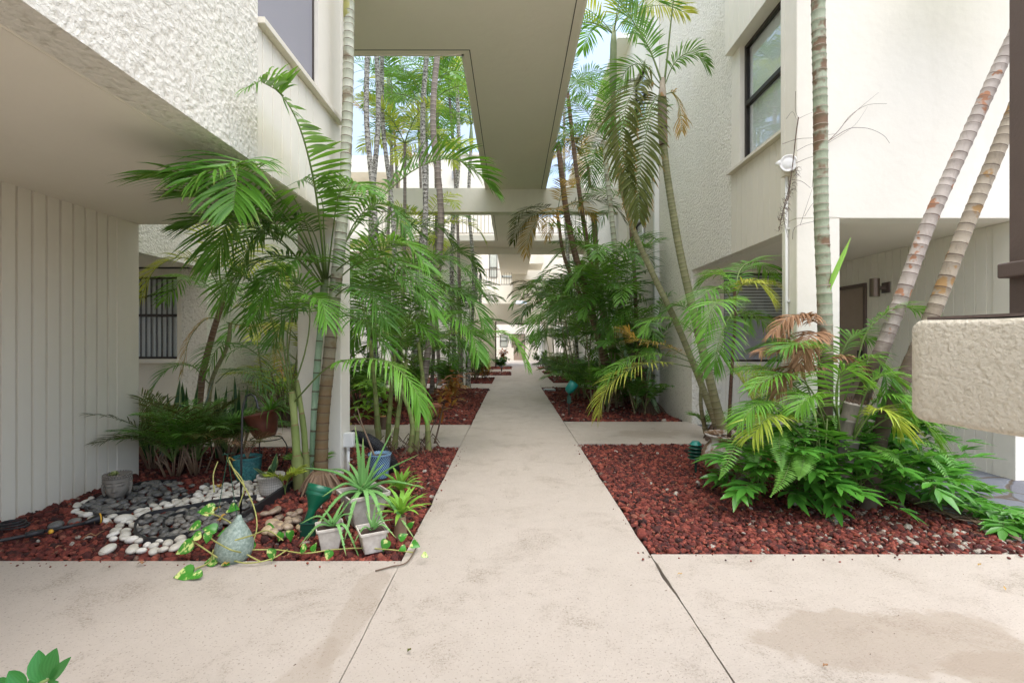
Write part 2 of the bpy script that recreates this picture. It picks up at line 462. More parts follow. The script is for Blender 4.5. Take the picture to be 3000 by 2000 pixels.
m = MB(); m.box(-9, -3.93, -3, 4.6, -.1, S+.1); m.box(-9, -1.9, -3, 4.4, S+.11, HT-.1); m.obj('body', M['smooth'], b1)
# ---- left middle building behind the palms
b2 = thing('apartment_building', 'stucco block in the left background behind the palms, window under its overhang', 'building', (-6, 9, 0))
w2 = (-6.6, -5.32, 1.05, 2.36)
m = MB(); wall(m, 'x', -4.85, 1, 4.95, 12.3, S, HT, .2); wall(m, 'x', -4.852, 1, 7.46, 12.3, -.1, S, .2)
wall(m, 'y', 7.46, -1, -5.25, -5.055, -.1, S, .2); m.obj('stucco_wall', M['stucco'], b2)
m = MB(); wall(m, 'y', 7.46, -1, -9, -5.25, -.1, S, .2, [w2]); m.obj('panel', M['board'], b2); m = MB(); wall(m, 'y', 12.3, 1, -9, -5.055, -.1, HT, .2); m.obj('end_wall', M['smooth'], b2)
m = MB(); m.box(w2[0]-.05, w2[1]+.05, 7.38, 7.46, .99, 1.045); m.obj('window_ledge', M['smooth'], b2)
window(b2, 'y', 7.46, -1, *w2, (.53,), 'v', False, .06, True)
m = MB(); m.box(-9, -5.052, 4.95, 7.3, S+.004, S+.1); m.obj('soffit', M['soffit'], b2)
m = MB(); wall(m, 'y', 4.95, -1, -9, -5.055, S, HT, .2); m.obj('end_wall', M['smooth'], b2)
m = MB(); m.box(-9, -5.06, 7.95, 12.05, -.1, HT-.1); m.box(-9, -5.06, 5.2, 7.9, S+.3, HT-.1); m.obj('body', M['smooth'], b2)
# ---- core block behind the first bridge, left
b3 = thing('apartment_building', 'cream block at back left behind the tall speckled palms, with a wall lamp high up', 'building', (-4, 20, 0))
m = MB(); m.box(-4.6, -.85, 19.25, 19.5, 5.25, 8.98); m.box(-12, -4.6, 19.25, 21, 8.3, 8.98); m.box(-12, -4.6, 20.4, 20.6, 5.25, 8.3)
m.box(-12, -1.7, 19.22, 26, -.1, 5.05); m.box(-4.4, -1.7, 19.5, 26, 5.05, 8.9); m.obj('wall', M['smooth'], b3)
m = MB(); m.box(-4.6, -.80, 19.18, 19.27, 8.98, 9.06); m.obj('coping', M['white'], b3)
window(b3, 'x', -1.697, 1, 21.0, 22.0, 3.4, 4.8, (.5,), 'v', inset=-.06)
window(b3, 'x', -1.697, 1, 24.0, 25.0, 3.4, 4.8, (.5,), 'v', inset=-.06)
# ---- right building
b4 = thing('apartment_building', 'right block with stucco bays, a tall bronze window and a doorway recess behind the pillar', 'building', (5, 5, 0))
wr = (5.05, 6.0, 3.56, 5.08); X = 2.9
m = MB(); wall(m, 'y', 4.45, -1, 2.69, 9, S, HT, .2); m.box(2.692, 3.10, 4.452, 4.70, -.1, S); m.box(2.69, 2.9, 4.65, 4.72, S, HT); m.obj('front_wall', M['smooth'], b4, bevel=.008)
m = MB(); grooved(m, 'x', X, -1, 4.72, 6.23, S, 3.52, .2, frange(4.78, 6.2, .13), .004, .004); m.obj('panel', M['board'], b4)
m = MB(); wall(m, 'x', X, -1, 4.72, wr[0], 3.56, wr[3], .2); m.obj('panel', M['smooth'], b4); m = MB(); m.box(X, X+.2, 6.0, 6.23, 3.56, wr[3]); m.obj('panel', M['smooth'], b4)
m = MB(); grooved(m, 'x', X-.10, -1, 4.72, 6.20, wr[3], HT, .3, frange(4.78, 6.1, .13), .004, .004); m.obj('panel', M['smooth'], b4, bevel=.01)
m = MB(); m.box(X-.07, X+.1, 4.72, 6.24, 3.522, 3.556); m.obj('window_ledge', M['board'], b4)
window(b4, 'x', X, -1, *wr, (.50,), 'v', False, inset=.06, fw=.045)
holes = [(10.25, 11.35, 3.5, 4.72), (10.25, 11.35, 6.3, 7.5), (12.4, 13.5, 3.5, 4.5), (16.5, 17.5, 3.5, 4.6), (12.7, 13.6, 6.2, 7.4)]
m = MB(); wall(m, 'x', X, -1, 6.23, 7.6, S, HT, .2); wall(m, 'x', X, -1, 7.6, 10.2, -.1, HT, .2)
wall(m, 'y', 7.6, -1, X+.2, 3.40, -.1, S, .2); m.obj('stucco_wall', M['stucco'], b4)
m = MB(); wall(m, 'x', X, -1, 10.2, 11.4, -.1, HT, .2, holes); m.obj('panel', M['smooth'], b4)
m = MB(); wall(m, 'x', X, -1, 11.4, 27, -.1, HT, .2, holes); m.obj('stucco_wall', M['stucco'], b4)
for h in holes: window(b4, 'x', X, -1, *h, (.5,), 'v', inset=.06)
m = MB(); m.box(X-.16, X-.001, 10.24, 11.36, 3.42, 3.495); m.obj('window_ledge', M['smooth'], b4)
m = MB(); m.box(X-.35, X+.3, 11.4, 27, HT, HT+.12); m.box(X-.02, 9, 4.3, 11.4, HT, HT+.15); m.obj('roof_edge', M['white'], b4)
w4 = (3.42, 4.62, 1.0, 2.44)
m = MB(); wall(m, 'y', 7.602, -1, 3.40, 4.82, .96, S, .2, [w4]); grooved(m, 'y', 7.602, -1, 3.40, 4.82, -.1, .96, .2, frange(3.45, 4.8, .11)); m.obj('panel', M['smooth'], b4)
m = MB(); m.box(3.38, 4.7, 7.54, 7.60, .94, .99); m.obj('window_ledge', M['smooth'], b4)
window(b4, 'y', 7.602, -1, *w4, (.5,), 'h', True, inset=.05)
m = MB(); m.box(X+.2, 4.9, 4.65, 7.6, S+.002, S+.1); m.obj('soffit', M['soffit'], b4)
dh = (6.43, 7.35, 0.0, 2.08)
m = MB(); grooved(m, 'x', 4.82, -1, 4.72, 6.39, -.1, S, .2, frange(4.78, 6.38, .118), .005, .006)
m.obj('board_wall', M['smooth'], b4)
m = MB(); m.box(4.814, 5.02, 4.50, 4.72, -.1, S); m.obj('corner_board', M['smooth'], b4, bevel=.006)
m = MB(); grooved(m, 'x', 4.82, -1, 6.39, 7.6, 2.12, S, .2, frange(6.43, 7.6, .118), .005, .006); m.obj('board_wall', M['smooth'], b4)
m = MB(); m.box(4.79, 4.86, 6.39, 6.43, 0, 2.12); m.box(4.79, 4.86, 6.43, 7.4, 2.08, 2.12); m.obj('door_frame', M['brown'], b4)
m = MB(); m.box(4.84, 4.88, 6.43, 7.4, 0, 2.08); dr = m.obj('door', M['door'], b4)
m = MB(); m.box(4.825, 4.84, 6.50, 6.53, .98, 1.2); m.box(4.79, 4.825, 6.50, 6.515, 1.0, 1.02); m.box(4.79, 4.825, 6.50, 6.515, 1.16, 1.18); m.box(4.78, 4.79, 6.495, 6.52, .98, 1.2); m.obj('handle', M['black'], dr)
m = MB(); m.box(4.9, 9, 4.66, 7.5, -.1, S); m.box(3.11, 9, 4.66, 27, S+.35, HT-.1); m.box(3.11, 9, 8.0, 27, -.1, S+.3); m.obj('body', M['smooth'], b4)
# ---- far breezeway building
b5 = thing('apartment_building', 'far end block with an open passage over the path and a brown door', 'building', (0, 27, 0))
m = MB(); m.box(-4, 4, 25.9, 27.5, S, 3.48); m.box(-4, 4, 27.4, 30, S+.002, S+.3); m.box(-2.2, -.93, 25.6, 25.8, -.1, S+.2)
m.box(-.2, 4.5, 36.2, 36.5, -.1, 3.6); m.box(-8, -.2, 38, 38.3, -.1, 3.6); m.box(-4, .1, 36.0, 36.1, -.1, .95)
m.box(1.9, 2.2, 25.6, 36, -.1, S); m.box(-3, 0.2, 29.5, 30, 3.4, 9.2); m.box(.9, 8, 29.5, 30, 3.4, 9.2); m.box(.2, .9, 29.5, 30, 7.6, 9.2)
m.obj('wall', M['smooth'], b5)
m = MB(); m.box(-.05, 1.75, 26.6, 29, 3.9, 4.35); m.box(-.05, 1.75, 26.6, 29, 4.9, 5.4); m.box(0.0, 1.75, 26.8, 29, 4.35, 4.9); m.box(-.05, 1.75, 26.6, 29, 5.8, 6.5); m.obj('stair', M['smooth'], b5)
m = MB(); m.box(-.94, -.88, 25.58, 25.85, 0, S); m.obj('trim', M['brown'], b5)
m = MB(); m.box(0.0, .92, 36.14, 36.2, 0, 1.95); m.obj('door', M['door'], b5)
m = MB(); m.box(-.06, 0, 36.12, 36.2, 0, 2.02); m.box(.92, .98, 36.12, 36.2, 0, 2.02); m.box(-.06, .98, 36.12, 36.2, 1.95, 2.02); m.obj('door_frame', M['brown'], b5)
window(b5, 'y', 38, -1, -1.0, -.4, 1.0, 2.0, (.5,), '', inset=-.06)
window(b5, 'y', 29.5, -1, -1.45, -.95, 5.4, 7.2, (.35,), 'h', inset=-.06)
window(b5, 'y', 29.5, -1, -.65, 0.1, 5.4, 7.2, (.35,), 'h', inset=-.06)
m = MB(); m.box(-1.1, 1.6, 36.0, 36.05, .2, .8, 0); m.obj('low_wall', M['door'], b5) if False else None
# ---- bridge overhead
b6 = thing('walkway_bridge', 'concrete footbridge overhead with cross arms and a beam between the blocks', 'bridge', (0, 12, 5.2))
Z = 5.2
m = MB(); m.box(-.66, .82, 4.95, 27, Z, Z+.22); m.box(-2.6, -.66, 4.95, 6.35, Z, Z+.22); m.box(-12, -.66, 17.9, 19.2, Z, Z+.22); m.box(.82, 2.9, 17.9, 19.2, Z, Z+.22)
m.obj('deck', M['soffit'], b6)
m = MB(); m.box(-3.05, 2.9, 11.9, 12.2, 4.62, Z+.02); m.box(2.68, 2.898, 11.902, 12.18, -.1, 4.62); m.box(-3.05, -2.85, 11.902, 12.18, -.1, 4.62); m.obj('beam', M['smooth'], b6)
m = MB(); m.box(-6, 2.9, 19.2, 19.4, 4.95, Z+.22); m.obj('beam', M['soffit'], b6)
m = MB(); g = .09
for x in (-.66+g, .82-g): m.box(x-.006, x+.006, (6.35-g if x < 0 else 5.0), 11.9, Z-.003, Z+.003)
for x in (-.66+g, .82-g): m.box(x-.006, x+.006, 12.2, 17.9, Z-.003, Z+.003)
m.box(-2.6, -.66+g+.006, 6.35-g-.006, 6.35-g+.006, Z-.0035, Z+.003); m.obj('drip_groove', M['groove'], b6)
m = MB()
for x in [-.66-.03, .82+.0]: m.box(x, x+.03, 6.35 if x < 0 else 4.95, 11.9, Z-.012, Z+.22)
m.box(-2.6, -.66, 6.35, 6.38, Z-.012, Z+.22); m.obj('fascia', M['smooth'], b6)
def railing(x0, x1, y, z0, z1, mat, parent, step=.14):
    m = MB(); m.box(x0, x1, y, y+.04, z1-.04, z1); m.box(x0, x1, y+.01, y+.03, z0+.08, z0+.11)
    for x in frange(x0+.02, x1, step): m.box(x-.009, x+.009, y+.012, y+.03, z0+.11, z1-.04)
    return m.obj('railing', mat, parent)
railing(-5, -.7, 17.95, Z+.2, Z+1.15, M['brown'], b6); railing(.85, 2.88, 17.95, Z+.2, Z+1.15, M['brown'], b6)
railing(-1.6, .1, 26.0, 4.45, 5.4, M['brown'], b5)
# ---- near parapet and post at the right edge
def rounded_beam():
    t = thing('stucco_parapet', 'thick beige stucco rail end cropped by the right edge, close to the camera', 'parapet', (1.4, .6, 0))
    d = Vector((.306, -.952, 0)); nr = Vector((.952, .306, 0)); o = Vector((1.056, 1.27, 0)); wd = .24
    m = MB(); rings = []
    for s_, k in ((0, .055), (.004, .030), (.012, .014), (.028, .004), (.05, 0), (.1, 0), (.2, 0), (.4, 0), (.8, 0), (1.7, 0)):
        za, zb = 1.092+k, 1.362-k; ya, yb = k, wd-k; r = .018; ring = []
        for cy, cz, a0 in ((yb-r, zb-r, 0), (ya+r, zb-r, 90), (ya+r, za+r, 180), (yb-r, za+r, 270)):
            for q in range(5):
                a = R(a0+q*22.5); p = o+d*s_+nr*(cy+r*math.cos(a)); ring.append((p.x, p.y, cz+r*math.sin(a)+.004*math.sin(s_*9+cz*30)))
        rings.append(ring)
    n = 20; m.add([p for r_ in rings for p in r_], [(i*n+j, i*n+(j+1) % n, (i+1)*n+(j+1) % n, (i+1)*n+j) for i in range(len(rings)-1) for j in range(n)]+[tuple(range(n))[::-1], tuple(range((len(rings)-1)*n, len(rings)*n))])
    m.obj('rail', M['stucco_fine'], t, smooth=True)
    m = MB(); m.box(1.40, 1.72, -.35, -.05, 0, 1.10); m.obj('pier', M['stucco_fine'], t)
    m = MB(); P_ = [o+d*s_+nr*w_ for s_, w_ in ((.05, .01), (1.6, .01), (1.6, .23), (.05, .23))]; m.prism([(q.x, q.y) for q in P_], 1.361, 1.368); m.obj('cap', M['brown'], t)
    p = thing('metal_post', 'dark brown post with a ledge standing on the stucco rail at the right edge', 'post', (1.3, 1.15, 1.36))
    m = MB(); m.box(1.25, 1.40, 1.10, 1.185, 1.37, 4.2); m.obj('post', M['brown'], p, bevel=.004)
    m = MB(); m.box(1.225, 1.43, 1.07, 1.19, 1.463, 1.50); m.obj('ledge', M['brown'], p, bevel=.004)
rounded_beam()
# ================================================================ plants: materials
def m_leaf(name, c1, c2, tip=(.30, .20, .07), tipamt=.5, rough=.36, trans=.24, spec=.32, edge=None):
    t = NT(name)
    a = t.attr('va'); b = t.attr('vb')
    n = t.noise(3.5, 4, .6)
    f = t.math('ADD', t.math('MULTIPLY', a, .6), t.math('MULTIPLY', n, .5))
    c = t.mix(t.ramp(f, [(.2, 0), (.85, 1)]), c1, c2)
    # fibres along the blade
    u = t.sep(t.node('ShaderNodeUVMap').outputs[0], 0)
    fib = t.math('SINE', t.math('MULTIPLY', u, 40.0))
    c = t.mix(t.math('MULTIPLY', t.math('ADD', fib, 1), .07), c, tuple(min(1, x*2.2) for x in c2))
    br = t.math('MULTIPLY', t.ramp(t.math('ADD', b, t.math('MULTIPLY', t.math('SUBTRACT', t.noise(9, 3), .5), .5)), [(.82, 0), (1.0, 1)]), tipamt)
    c = t.mix(br, c, tip)
    if edge:
        e = t.math('ABSOLUTE', t.math('SUBTRACT', u, .5))
        c = t.mix(t.ramp(e, [(.36, 0), (.44, 1)]), c, edge)
    t.col(c); t.rough(rough, spec)
    tr = t.node('ShaderNodeBsdfTranslucent'); t.l.new(t.mix(.5, c, tuple(min(1, x*2.5) for x in (c2[0]*1.3, c2[1], c2[2]*.6))), tr.inputs['Color'])
    mx = t.node('ShaderNodeMixShader'); mx.inputs[0].default_value = trans
    t.l.new(t.b.outputs[0], mx.inputs[1]); t.l.new(tr.outputs[0], mx.inputs[2]); t.l.new(mx.outputs[0], t.out.inputs[0])
    return t.m
LM = {
 'dark': m_leaf('palm_leaf_dark', (.034, .090, .016), (.085, .205, .032)),
 'mid': m_leaf('palm_leaf_green', (.045, .140, .016), (.115, .275, .034)),
 'bright': m_leaf('palm_leaf_bright', (.060, .18, .020), (.15, .33, .045), tipamt=.3),
 'yellow': m_leaf('palm_leaf_yellowing', (.16, .25, .03), (.42, .42, .07), (.5, .3, .1), .6),
 'lime': m_leaf('palm_leaf_lime', (.20, .30, .03), (.42, .52, .08), (.5, .45, .1), .3, trans=.35),
 'orange': m_leaf('palm_leaf_orange', (.16, .14, .03), (.55, .30, .07), (.6, .25, .05), .9),
 'olive': m_leaf('palm_leaf_olive', (.035, .055, .012), (.09, .10, .022), (.32, .15, .04), .9, .5, .12, .1),
 'dead': m_leaf('palm_leaf_dead', (.15, .085, .045), (.34, .20, .115), (.5, .3, .2), .4, .8, .1, .1),
 'fern': m_leaf('fern_leaf', (.06, .18, .025), (.16, .35, .06), tipamt=.1),
 'wart': m_leaf('lobed_fern_leaf', (.020, .10, .016), (.10, .30, .040), tipamt=.12, rough=.22, spec=.6),
 'aloe': m_leaf('aloe_leaf', (.10, .26, .06), (.20, .40, .13), (.5, .3, .15), .4, .4, .08),
 'brom': m_leaf('bromeliad_leaf', (.12, .30, .04), (.24, .46, .07), tipamt=.3),
 'snake': m_leaf('snake_plant_leaf', (.012, .045, .018), (.03, .085, .03), tipamt=.1, trans=.03, edge=(.30, .36, .14)),
 'schef': m_leaf('palmate_leaf', (.09, .22, .02), (.2, .38, .05), tipamt=.2, trans=.3),
 'zz': m_leaf('glossy_leaf', (.02, .12, .025), (.05, .22, .05), tipamt=0, rough=.15),
 'croton': m_leaf('croton_leaf', (.04, .09, .015), (.34, .10, .02), (.7, .28, .03), .8),
 'varieg': m_leaf('variegated_leaf', (.10, .16, .04), (.42, .45, .22), tipamt=.2),
 'vine': m_leaf('vine_leaf', (.025, .12, .015), (.07, .26, .03), tipamt=.1, rough=.3),
}
def m_pothos():
    t = NT('pothos_leaf')
    st = t.noise(26, 4, .65, src=t.mapping((1, .35, 1), rot=(0, 0, .6)))
    c = t.mix(t.ramp(st, [(.54, 0), (.60, 1)]), (.045, .21, .02), (.52, .58, .20))
    t.col(c); t.rough(.28); return t.m
LM['pothos'] = m_pothos()
def m_stem(name, c1, c2):
    t = NT(name); t.col(t.mix(t.noise(7, 4, .7), c1, c2)); t.rough(.55); t.bump(t.noise(50, 3), .3, .003); return t.m
SM = {'green': m_stem('green_stem', (.08, .14, .03), (.20, .26, .07)),
      'yellow': m_stem('yellow_stem', (.22, .25, .06), (.42, .38, .12)),
      'brown': m_stem('brown_stem', (.07, .04, .025), (.17, .11, .07)),
      'pale': m_stem('pale_stem', (.14, .20, .09), (.32, .36, .20)),
      'dead': m_stem('dry_stem', (.16, .10, .06), (.33, .22, .14))}
def m_trunk(name, c1, c2, ring=(.06, .045, .035), patch=None, pscale=14, pthr=(.5, .6), low=None, rw=.10, ringhi=None, lowh=(0.2, 1.6)):
    t = NT(name)
    uv = t.node('ShaderNodeUVMap').outputs[0]
    v = t.sep(uv, 1); f = t.math('FRACT', v)
    idn = t.node('ShaderNodeTexWhiteNoise', noise_dimensions='1D'); t.l.new(t.math('FLOOR', v), idn.inputs['W'])
    n = t.noise(5, 4, .7)
    c = t.mix(t.math('ADD', t.math('MULTIPLY', n, .7), t.math('MULTIPLY', idn.outputs[0], .4), True), c1, c2)
    c = t.mix(t.math('MULTIPLY', t.ramp(t.noise(30, 5, .75, src=t.mapping((1, 1, .25))), [(.5, 0), (.7, 1)]), .35), c, tuple(x*.5 for x in c1))
    if patch: 
        c = t.mix(t.ramp(t.noise(pscale, 3, .6), [(pthr[0], 0), (pthr[1], 1)]), c, patch)
    if low is not None:
        g = t.sep(t.node('ShaderNodeNewGeometry').outputs['Position'], 2)
        mr = t.node('ShaderNodeMapRange'); t.l.new(t.math('ADD', g, t.math('MULTIPLY', n, .8)), mr.inputs[0])
        mr.inputs[1].default_value = lowh[0]; mr.inputs[2].default_value = lowh[1]; mr.inputs[3].default_value = 1; mr.inputs[4].default_value = 0
        c = t.mix(mr.outputs[0], c, low)
    # darker band just below each leaf scar, then the dark scar line
    c = t.mix(t.math('MULTIPLY', t.ramp(f, [(.55, 0), (.92, 1)]), .30), c, tuple(x*.55 for x in c1))
    wob = t.math('MULTIPLY', t.math('SUBTRACT', t.noise(20, 2), .5), .08)
    rg = t.ramp(t.math('ADD', f, wob), [(rw*.6, 1), (rw*1.1, 0)])
    c = t.mix(rg, c, ring)
    if ringhi: c = t.mix(t.ramp(t.math('ADD', f, wob), [(.84, 0), (.90, 1)]), c, ringhi)
    t.col(c); t.rough(.7, .3)
    c_ = None
    t.bump(t.math('ADD', t.noise(60, 4, .7), t.math('MULTIPLY', rg, -1.0)), .5, .006)
    return t.m
TM = {
 'greengrey': m_trunk('trunk_green_grey', (.32, .35, .24), (.60, .60, .49), (.11, .06, .04), low=(.19, .125, .06), rw=.10, lowh=(1.2, 2.5), patch=(.24, .20, .13), pscale=6, pthr=(.56, .66)),
 'smooth': m_trunk('trunk_smooth_green', (.15, .21, .05), (.33, .38, .14), (.24, .17, .08), rw=.05, low=(.20, .16, .07), lowh=(.25, .7)),
 'bamboo': m_trunk('trunk_pale_green', (.22, .40, .24), (.45, .58, .40), (.14, .13, .08), low=(.14, .22, .08), lowh=(0, .9)),
 'green': m_trunk('trunk_green', (.15, .16, .07), (.33, .32, .17), (.34, .30, .20), rw=.08, low=(.18, .12, .07), lowh=(.1, 1.2)),
 'brown': m_trunk('trunk_brown', (.13, .075, .05), (.27, .18, .12), (.36, .28, .21), rw=.10),
 'mottled': m_trunk('trunk_mottled', (.27, .22, .18), (.58, .52, .46), (.13, .09, .07), patch=(.36, .17, .09), pscale=7, pthr=(.56, .60), low=(.10, .072, .05), lowh=(1.5, 2.1)),
 'mottled2': m_trunk('trunk_mottled_ochre', (.20, .155, .10), (.46, .40, .31), (.09, .06, .045), patch=(.30, .18, .07), pscale=7, pthr=(.56, .62), low=(.10, .072, .05), lowh=(1.5, 2.1)),
 'greenbrown': m_trunk('trunk_green_brown', (.20, .24, .14), (.42, .45, .34), (.36, .29, .22), patch=(.17, .105, .06), pscale=5, pthr=(.50, .58), rw=.10, low=(.11, .08, .05), lowh=(1.3, 2.0)),
 'speckled': m_trunk('trunk_speckled_grey', (.33, .31, .28), (.62, .60, .55), (.08, .07, .06), patch=(.10, .085, .07), pscale=24, pthr=(.52, .57), rw=.16),
 'grey': m_trunk('trunk_grey_brown', (.14, .115, .095), (.33, .28, .24), (.40, .36, .31), rw=.10),
 'slim': m_trunk('trunk_slim_dark', (.06, .03, .02), (.13, .065, .045), (.15, .09, .06), rw=.12),
}
# ---------------------------------------------------------------- plant builders
def trunk(parent, pts, r0, r1, mat, seg=.09, n=14, name='trunk', rnd=None, flare=1.25):
    rnd = rnd or random.Random(int(pts[0][0]*1000))
    m = MB(); P = smoothpath(pts, 60)
    L = [0]
    for a, b in zip(P, P[1:]): L.append(L[-1]+(b-a).length)
    tot = L[-1]
    def at(s):
        for i in range(len(L)-1):
            if L[i+1] >= s: return P[i].lerp(P[i+1], (s-L[i])/max(1e-9, L[i+1]-L[i]))
        return P[-1]
    Q = []; Rr = []; V = []; s = 0; k = 0
    while s < tot:
        sp = seg*rnd.uniform(.75, 1.25)*(1-.35*s/tot) if seg < tot else tot
        r = r0+(r1-r0)*(s/tot); fl = 1+(flare-1)*math.exp(-s/.12)
        j = rnd.uniform(.98, 1.02)
        for fr, b in ((0, 1.045), (.08, 1.0), (.5, .975*j), (.9, 1.005)):
            if s+fr*sp > tot: break
            Q.append(at(s+fr*sp)); Rr.append(r*b*fl); V.append(k+fr)
        s += sp; k += 1
    m.tube(Q, Rr, n, uvv=V)
    return m.obj(name, mat, parent, smooth=True)

def blocked(p):
    x, y, z = p
    if -.70 < x < .86 and 5.12 < z < 5.5 and 4.9 < y < 27: return True
    if x < .0 and 4.9 < y < 6.42 and 5.12 < z < 5.5: return True
    if x < -1.66 and y < 4.70 and z > 2.43: return True
    if x < -3.70 and y < 4.70: return True
    if -2.15 < x < -1.68 and 4.63 < y < 4.93: return True
    if x < -4.83 and y > 4.93 and (z > 2.44 or y > 7.42): return True
    if x > 2.87 and y > 4.68 and (z > 2.44 or y > 7.56): return True
    if x > 2.66 and 4.42 < y < 4.72 and (z > 2.44 or x < 3.12): return True
    if 11.85 < y < 12.25 and 4.58 < z < 5.3: return True
    return False
def frond(parent, pts, leaf, mat, n=34, pet=.22, w=.013, droop=.30, up=None, seed=0, lift=.25, ang=(72, 28), seg=4, stem=None, rr=.008, term=False, prof=None, name='frond', ws=.74, jit=1.0, gap=0.0, two=True, tipl=.35):
    rnd = random.Random(seed*7919+13); w *= ws
    m = MB(); K = 40
    P = smoothpath(pts, K)
    stem = stem or SM['green']
    m.tube(P[::2]+[P[-1]], [rr*(1-.85*i/(K//2)) for i in range(len(P[::2])+1)], 5, mi=1, ab=(.5, .3))
    upv = Vector(up) if up is not None else Vector((0, 0, 1))
    for k in range(n):
        t = pet+(1-pet)*(k+rnd.uniform(-.2, .2)*jit)/(n-1) if n > 1 else 1
        t = max(pet, min(.995, t))
        q = (t-pet)/(1-pet)
        f = t*(K-1); i = min(int(f), K-2); base = P[i].lerp(P[i+1], f-i)
        T = (P[min(i+2, K-1)]-P[max(i-1, 0)]).normalized()
        N = upv-T*upv.dot(T)
        if N.length < .15: N = T.orthogonal()
        N.normalize(); S = T.cross(N)
        a = R(ang[0]+(ang[1]-ang[0])*q**1.1)
        Lq = leaf*((math.sin(math.pi*(.14+.76*q))**.7) if prof is None else prof(q))
        Lq = max(Lq, leaf*tipl*(1-q*.3))
        for sd in ((-1, 1) if two else (1,)):
            if rnd.random() < gap: continue
            L = Lq*rnd.uniform(1-.12*jit, 1+.08*jit)
            aa = a+R(rnd.uniform(-6, 6))*jit
            lf = lift*(1-.5*q)+rnd.uniform(-.12, .12)*jit
            D = (T*math.cos(aa)+S*(sd*math.sin(aa))+N*lf).normalized()
            dr = droop*rnd.uniform(.7, 1.35); tw = rnd.uniform(-.25, .25)*jit
            pp = []; ww = []
            if blocked(base) or blocked(base+D*L*.5) or blocked(base+D*L*.95-Vector((0, 0, L*dr*.4))): continue
            prev = base.copy(); dd = D.copy()
            for s in range(seg+1):
                x = s/seg
                pp.append(prev.copy())
                ww.append(w*(.35+1.3*x if x < .35 else (1.0*(1-((x-.35)/.65)**1.8))*.92+.03) if s < seg else w*.04)
                dd = (dd+Vector((0, 0, -1))*(dr*2.2/seg)*(x+.35)).normalized()
                prev = prev+dd*(L/seg)
            Wd = (T-D*T.dot(D)).normalized()
            Wd = (Wd+N*tw).normalized()
            m.ribbon(pp, ww, Wd, ab=min(1, max(0, rnd.gauss(.5, .22))), fold=.35, up=N)
    if term:
        T = (P[-1]-P[-3]).normalized(); N = (upv-T*upv.dot(T)); N = N.normalized() if N.length > .1 else T.orthogonal()
        S = T.cross(N); L = leaf*(1.0 if term is True else term)
        pp = [P[-1]+T*L*x+Vector((0, 0, -1))*droop*L*x*x for x in (0, .25, .5, .75, 1)]
        m.ribbon(pp, [w*.7, w*1.15, w*1.05, w*.6, w*.05], S, ab=.5, fold=.2, up=N)
    return m.obj(name, [mat, stem], parent, smooth=True)

def apath(base, az, e0, e1, L, k=6, side=0):
    """arching path: elevation falls from e0 to e1"""
    p = Vector(base); out = [p.copy()]
    for i in range(k):
        e = R(e0+(e1-e0)*((i+.5)/k)**1.3); a = az+side*(i/k)
        p = p+Vector((math.cos(a)*math.cos(e), math.sin(a)*math.cos(e), math.sin(e)))*(L/k)
        out.append(p.copy())
    return out
def crown(parent, base, nf, L, leaf, mats, seed=0, e0=(35, 80), drop=(70, 120), n=30, w=.014, az0=None, azr=None, **kw):
    rnd = random.Random(seed+991)
    for i in range(nf):
        az = (2*math.pi*i/nf+rnd.uniform(-.35, .35)+seed) if az0 is None else az0+rnd.uniform(-azr, azr)
        e = rnd.uniform(*e0); l = L*rnd.uniform(.75, 1.12)
        frond(parent, apath(base, az, e, e-rnd.uniform(*drop), l, side=rnd.uniform(-.5, .5)), leaf*rnd.uniform(.85, 1.1),
              LM[rnd.choice(mats)], n=n, w=w, seed=seed*31+i, **kw)
def clump(name, label, base, stems, L, leaf, mats, seed, h=(.6, 2.0), group=None, nf=5, tm='green', spread=.25, tr=.022, n=26, w=.013, e0=(30, 78), lean=.18, cat='palm', seg=4, bias=None, smax=None):
    """multi-stemmed clustering palm"""
    rnd = random.Random(seed*17+5)
    b = Vector(base); t = thing(name, label, cat, tuple(b), group)
    for s in range(stems):
        a = rnd.uniform(0, 6.28); r = rnd.uniform(.02, spread)
        p0 = b+Vector((math.cos(a)*r, math.sin(a)*r, -.03)); hh = rnd.uniform(*h)
        ln = lean*hh
        p1 = p0+Vector((math.cos(a)*ln+(bias[0]*hh if bias else 0), math.sin(a)*ln+(bias[1]*hh if bias else 0), hh))
        mid = p0.lerp(p1, .5)+Vector((rnd.uniform(-.04, .04), rnd.uniform(-.04, .04), 0))
        trunk(t, [p0, mid, p1], tr*rnd.uniform(.8, 1.2), tr*.6, TM[tm] if hh > .5 else SM['green'], .08, 9, name='stem', rnd=rnd)
        crown(t, p1, nf, L*1.18, leaf*1.15, mats, seed*53+s, e0=e0, n=n, w=w, seg=seg)
        if s < 3: crown(t, p0+Vector((0, 0, .15)), 4, min(1.3, L), leaf, mats, seed*71+s, e0=(60, 85), drop=(60, 110), n=n-4, w=w, seg=seg, pet=.3)
    return t
gseed = [100]
def F(parent, leaf, mat, pts, **kw):
    gseed[0] += 1
    kw.setdefault('seed', gseed[0])
    return frond(parent, [W(*p) for p in pts], leaf, LM[mat], **kw)
def ywalk(pts, Y):
    return [(u, v, Y) if len(p) == 2 else p for p in pts for u, v in [p[:2]]]

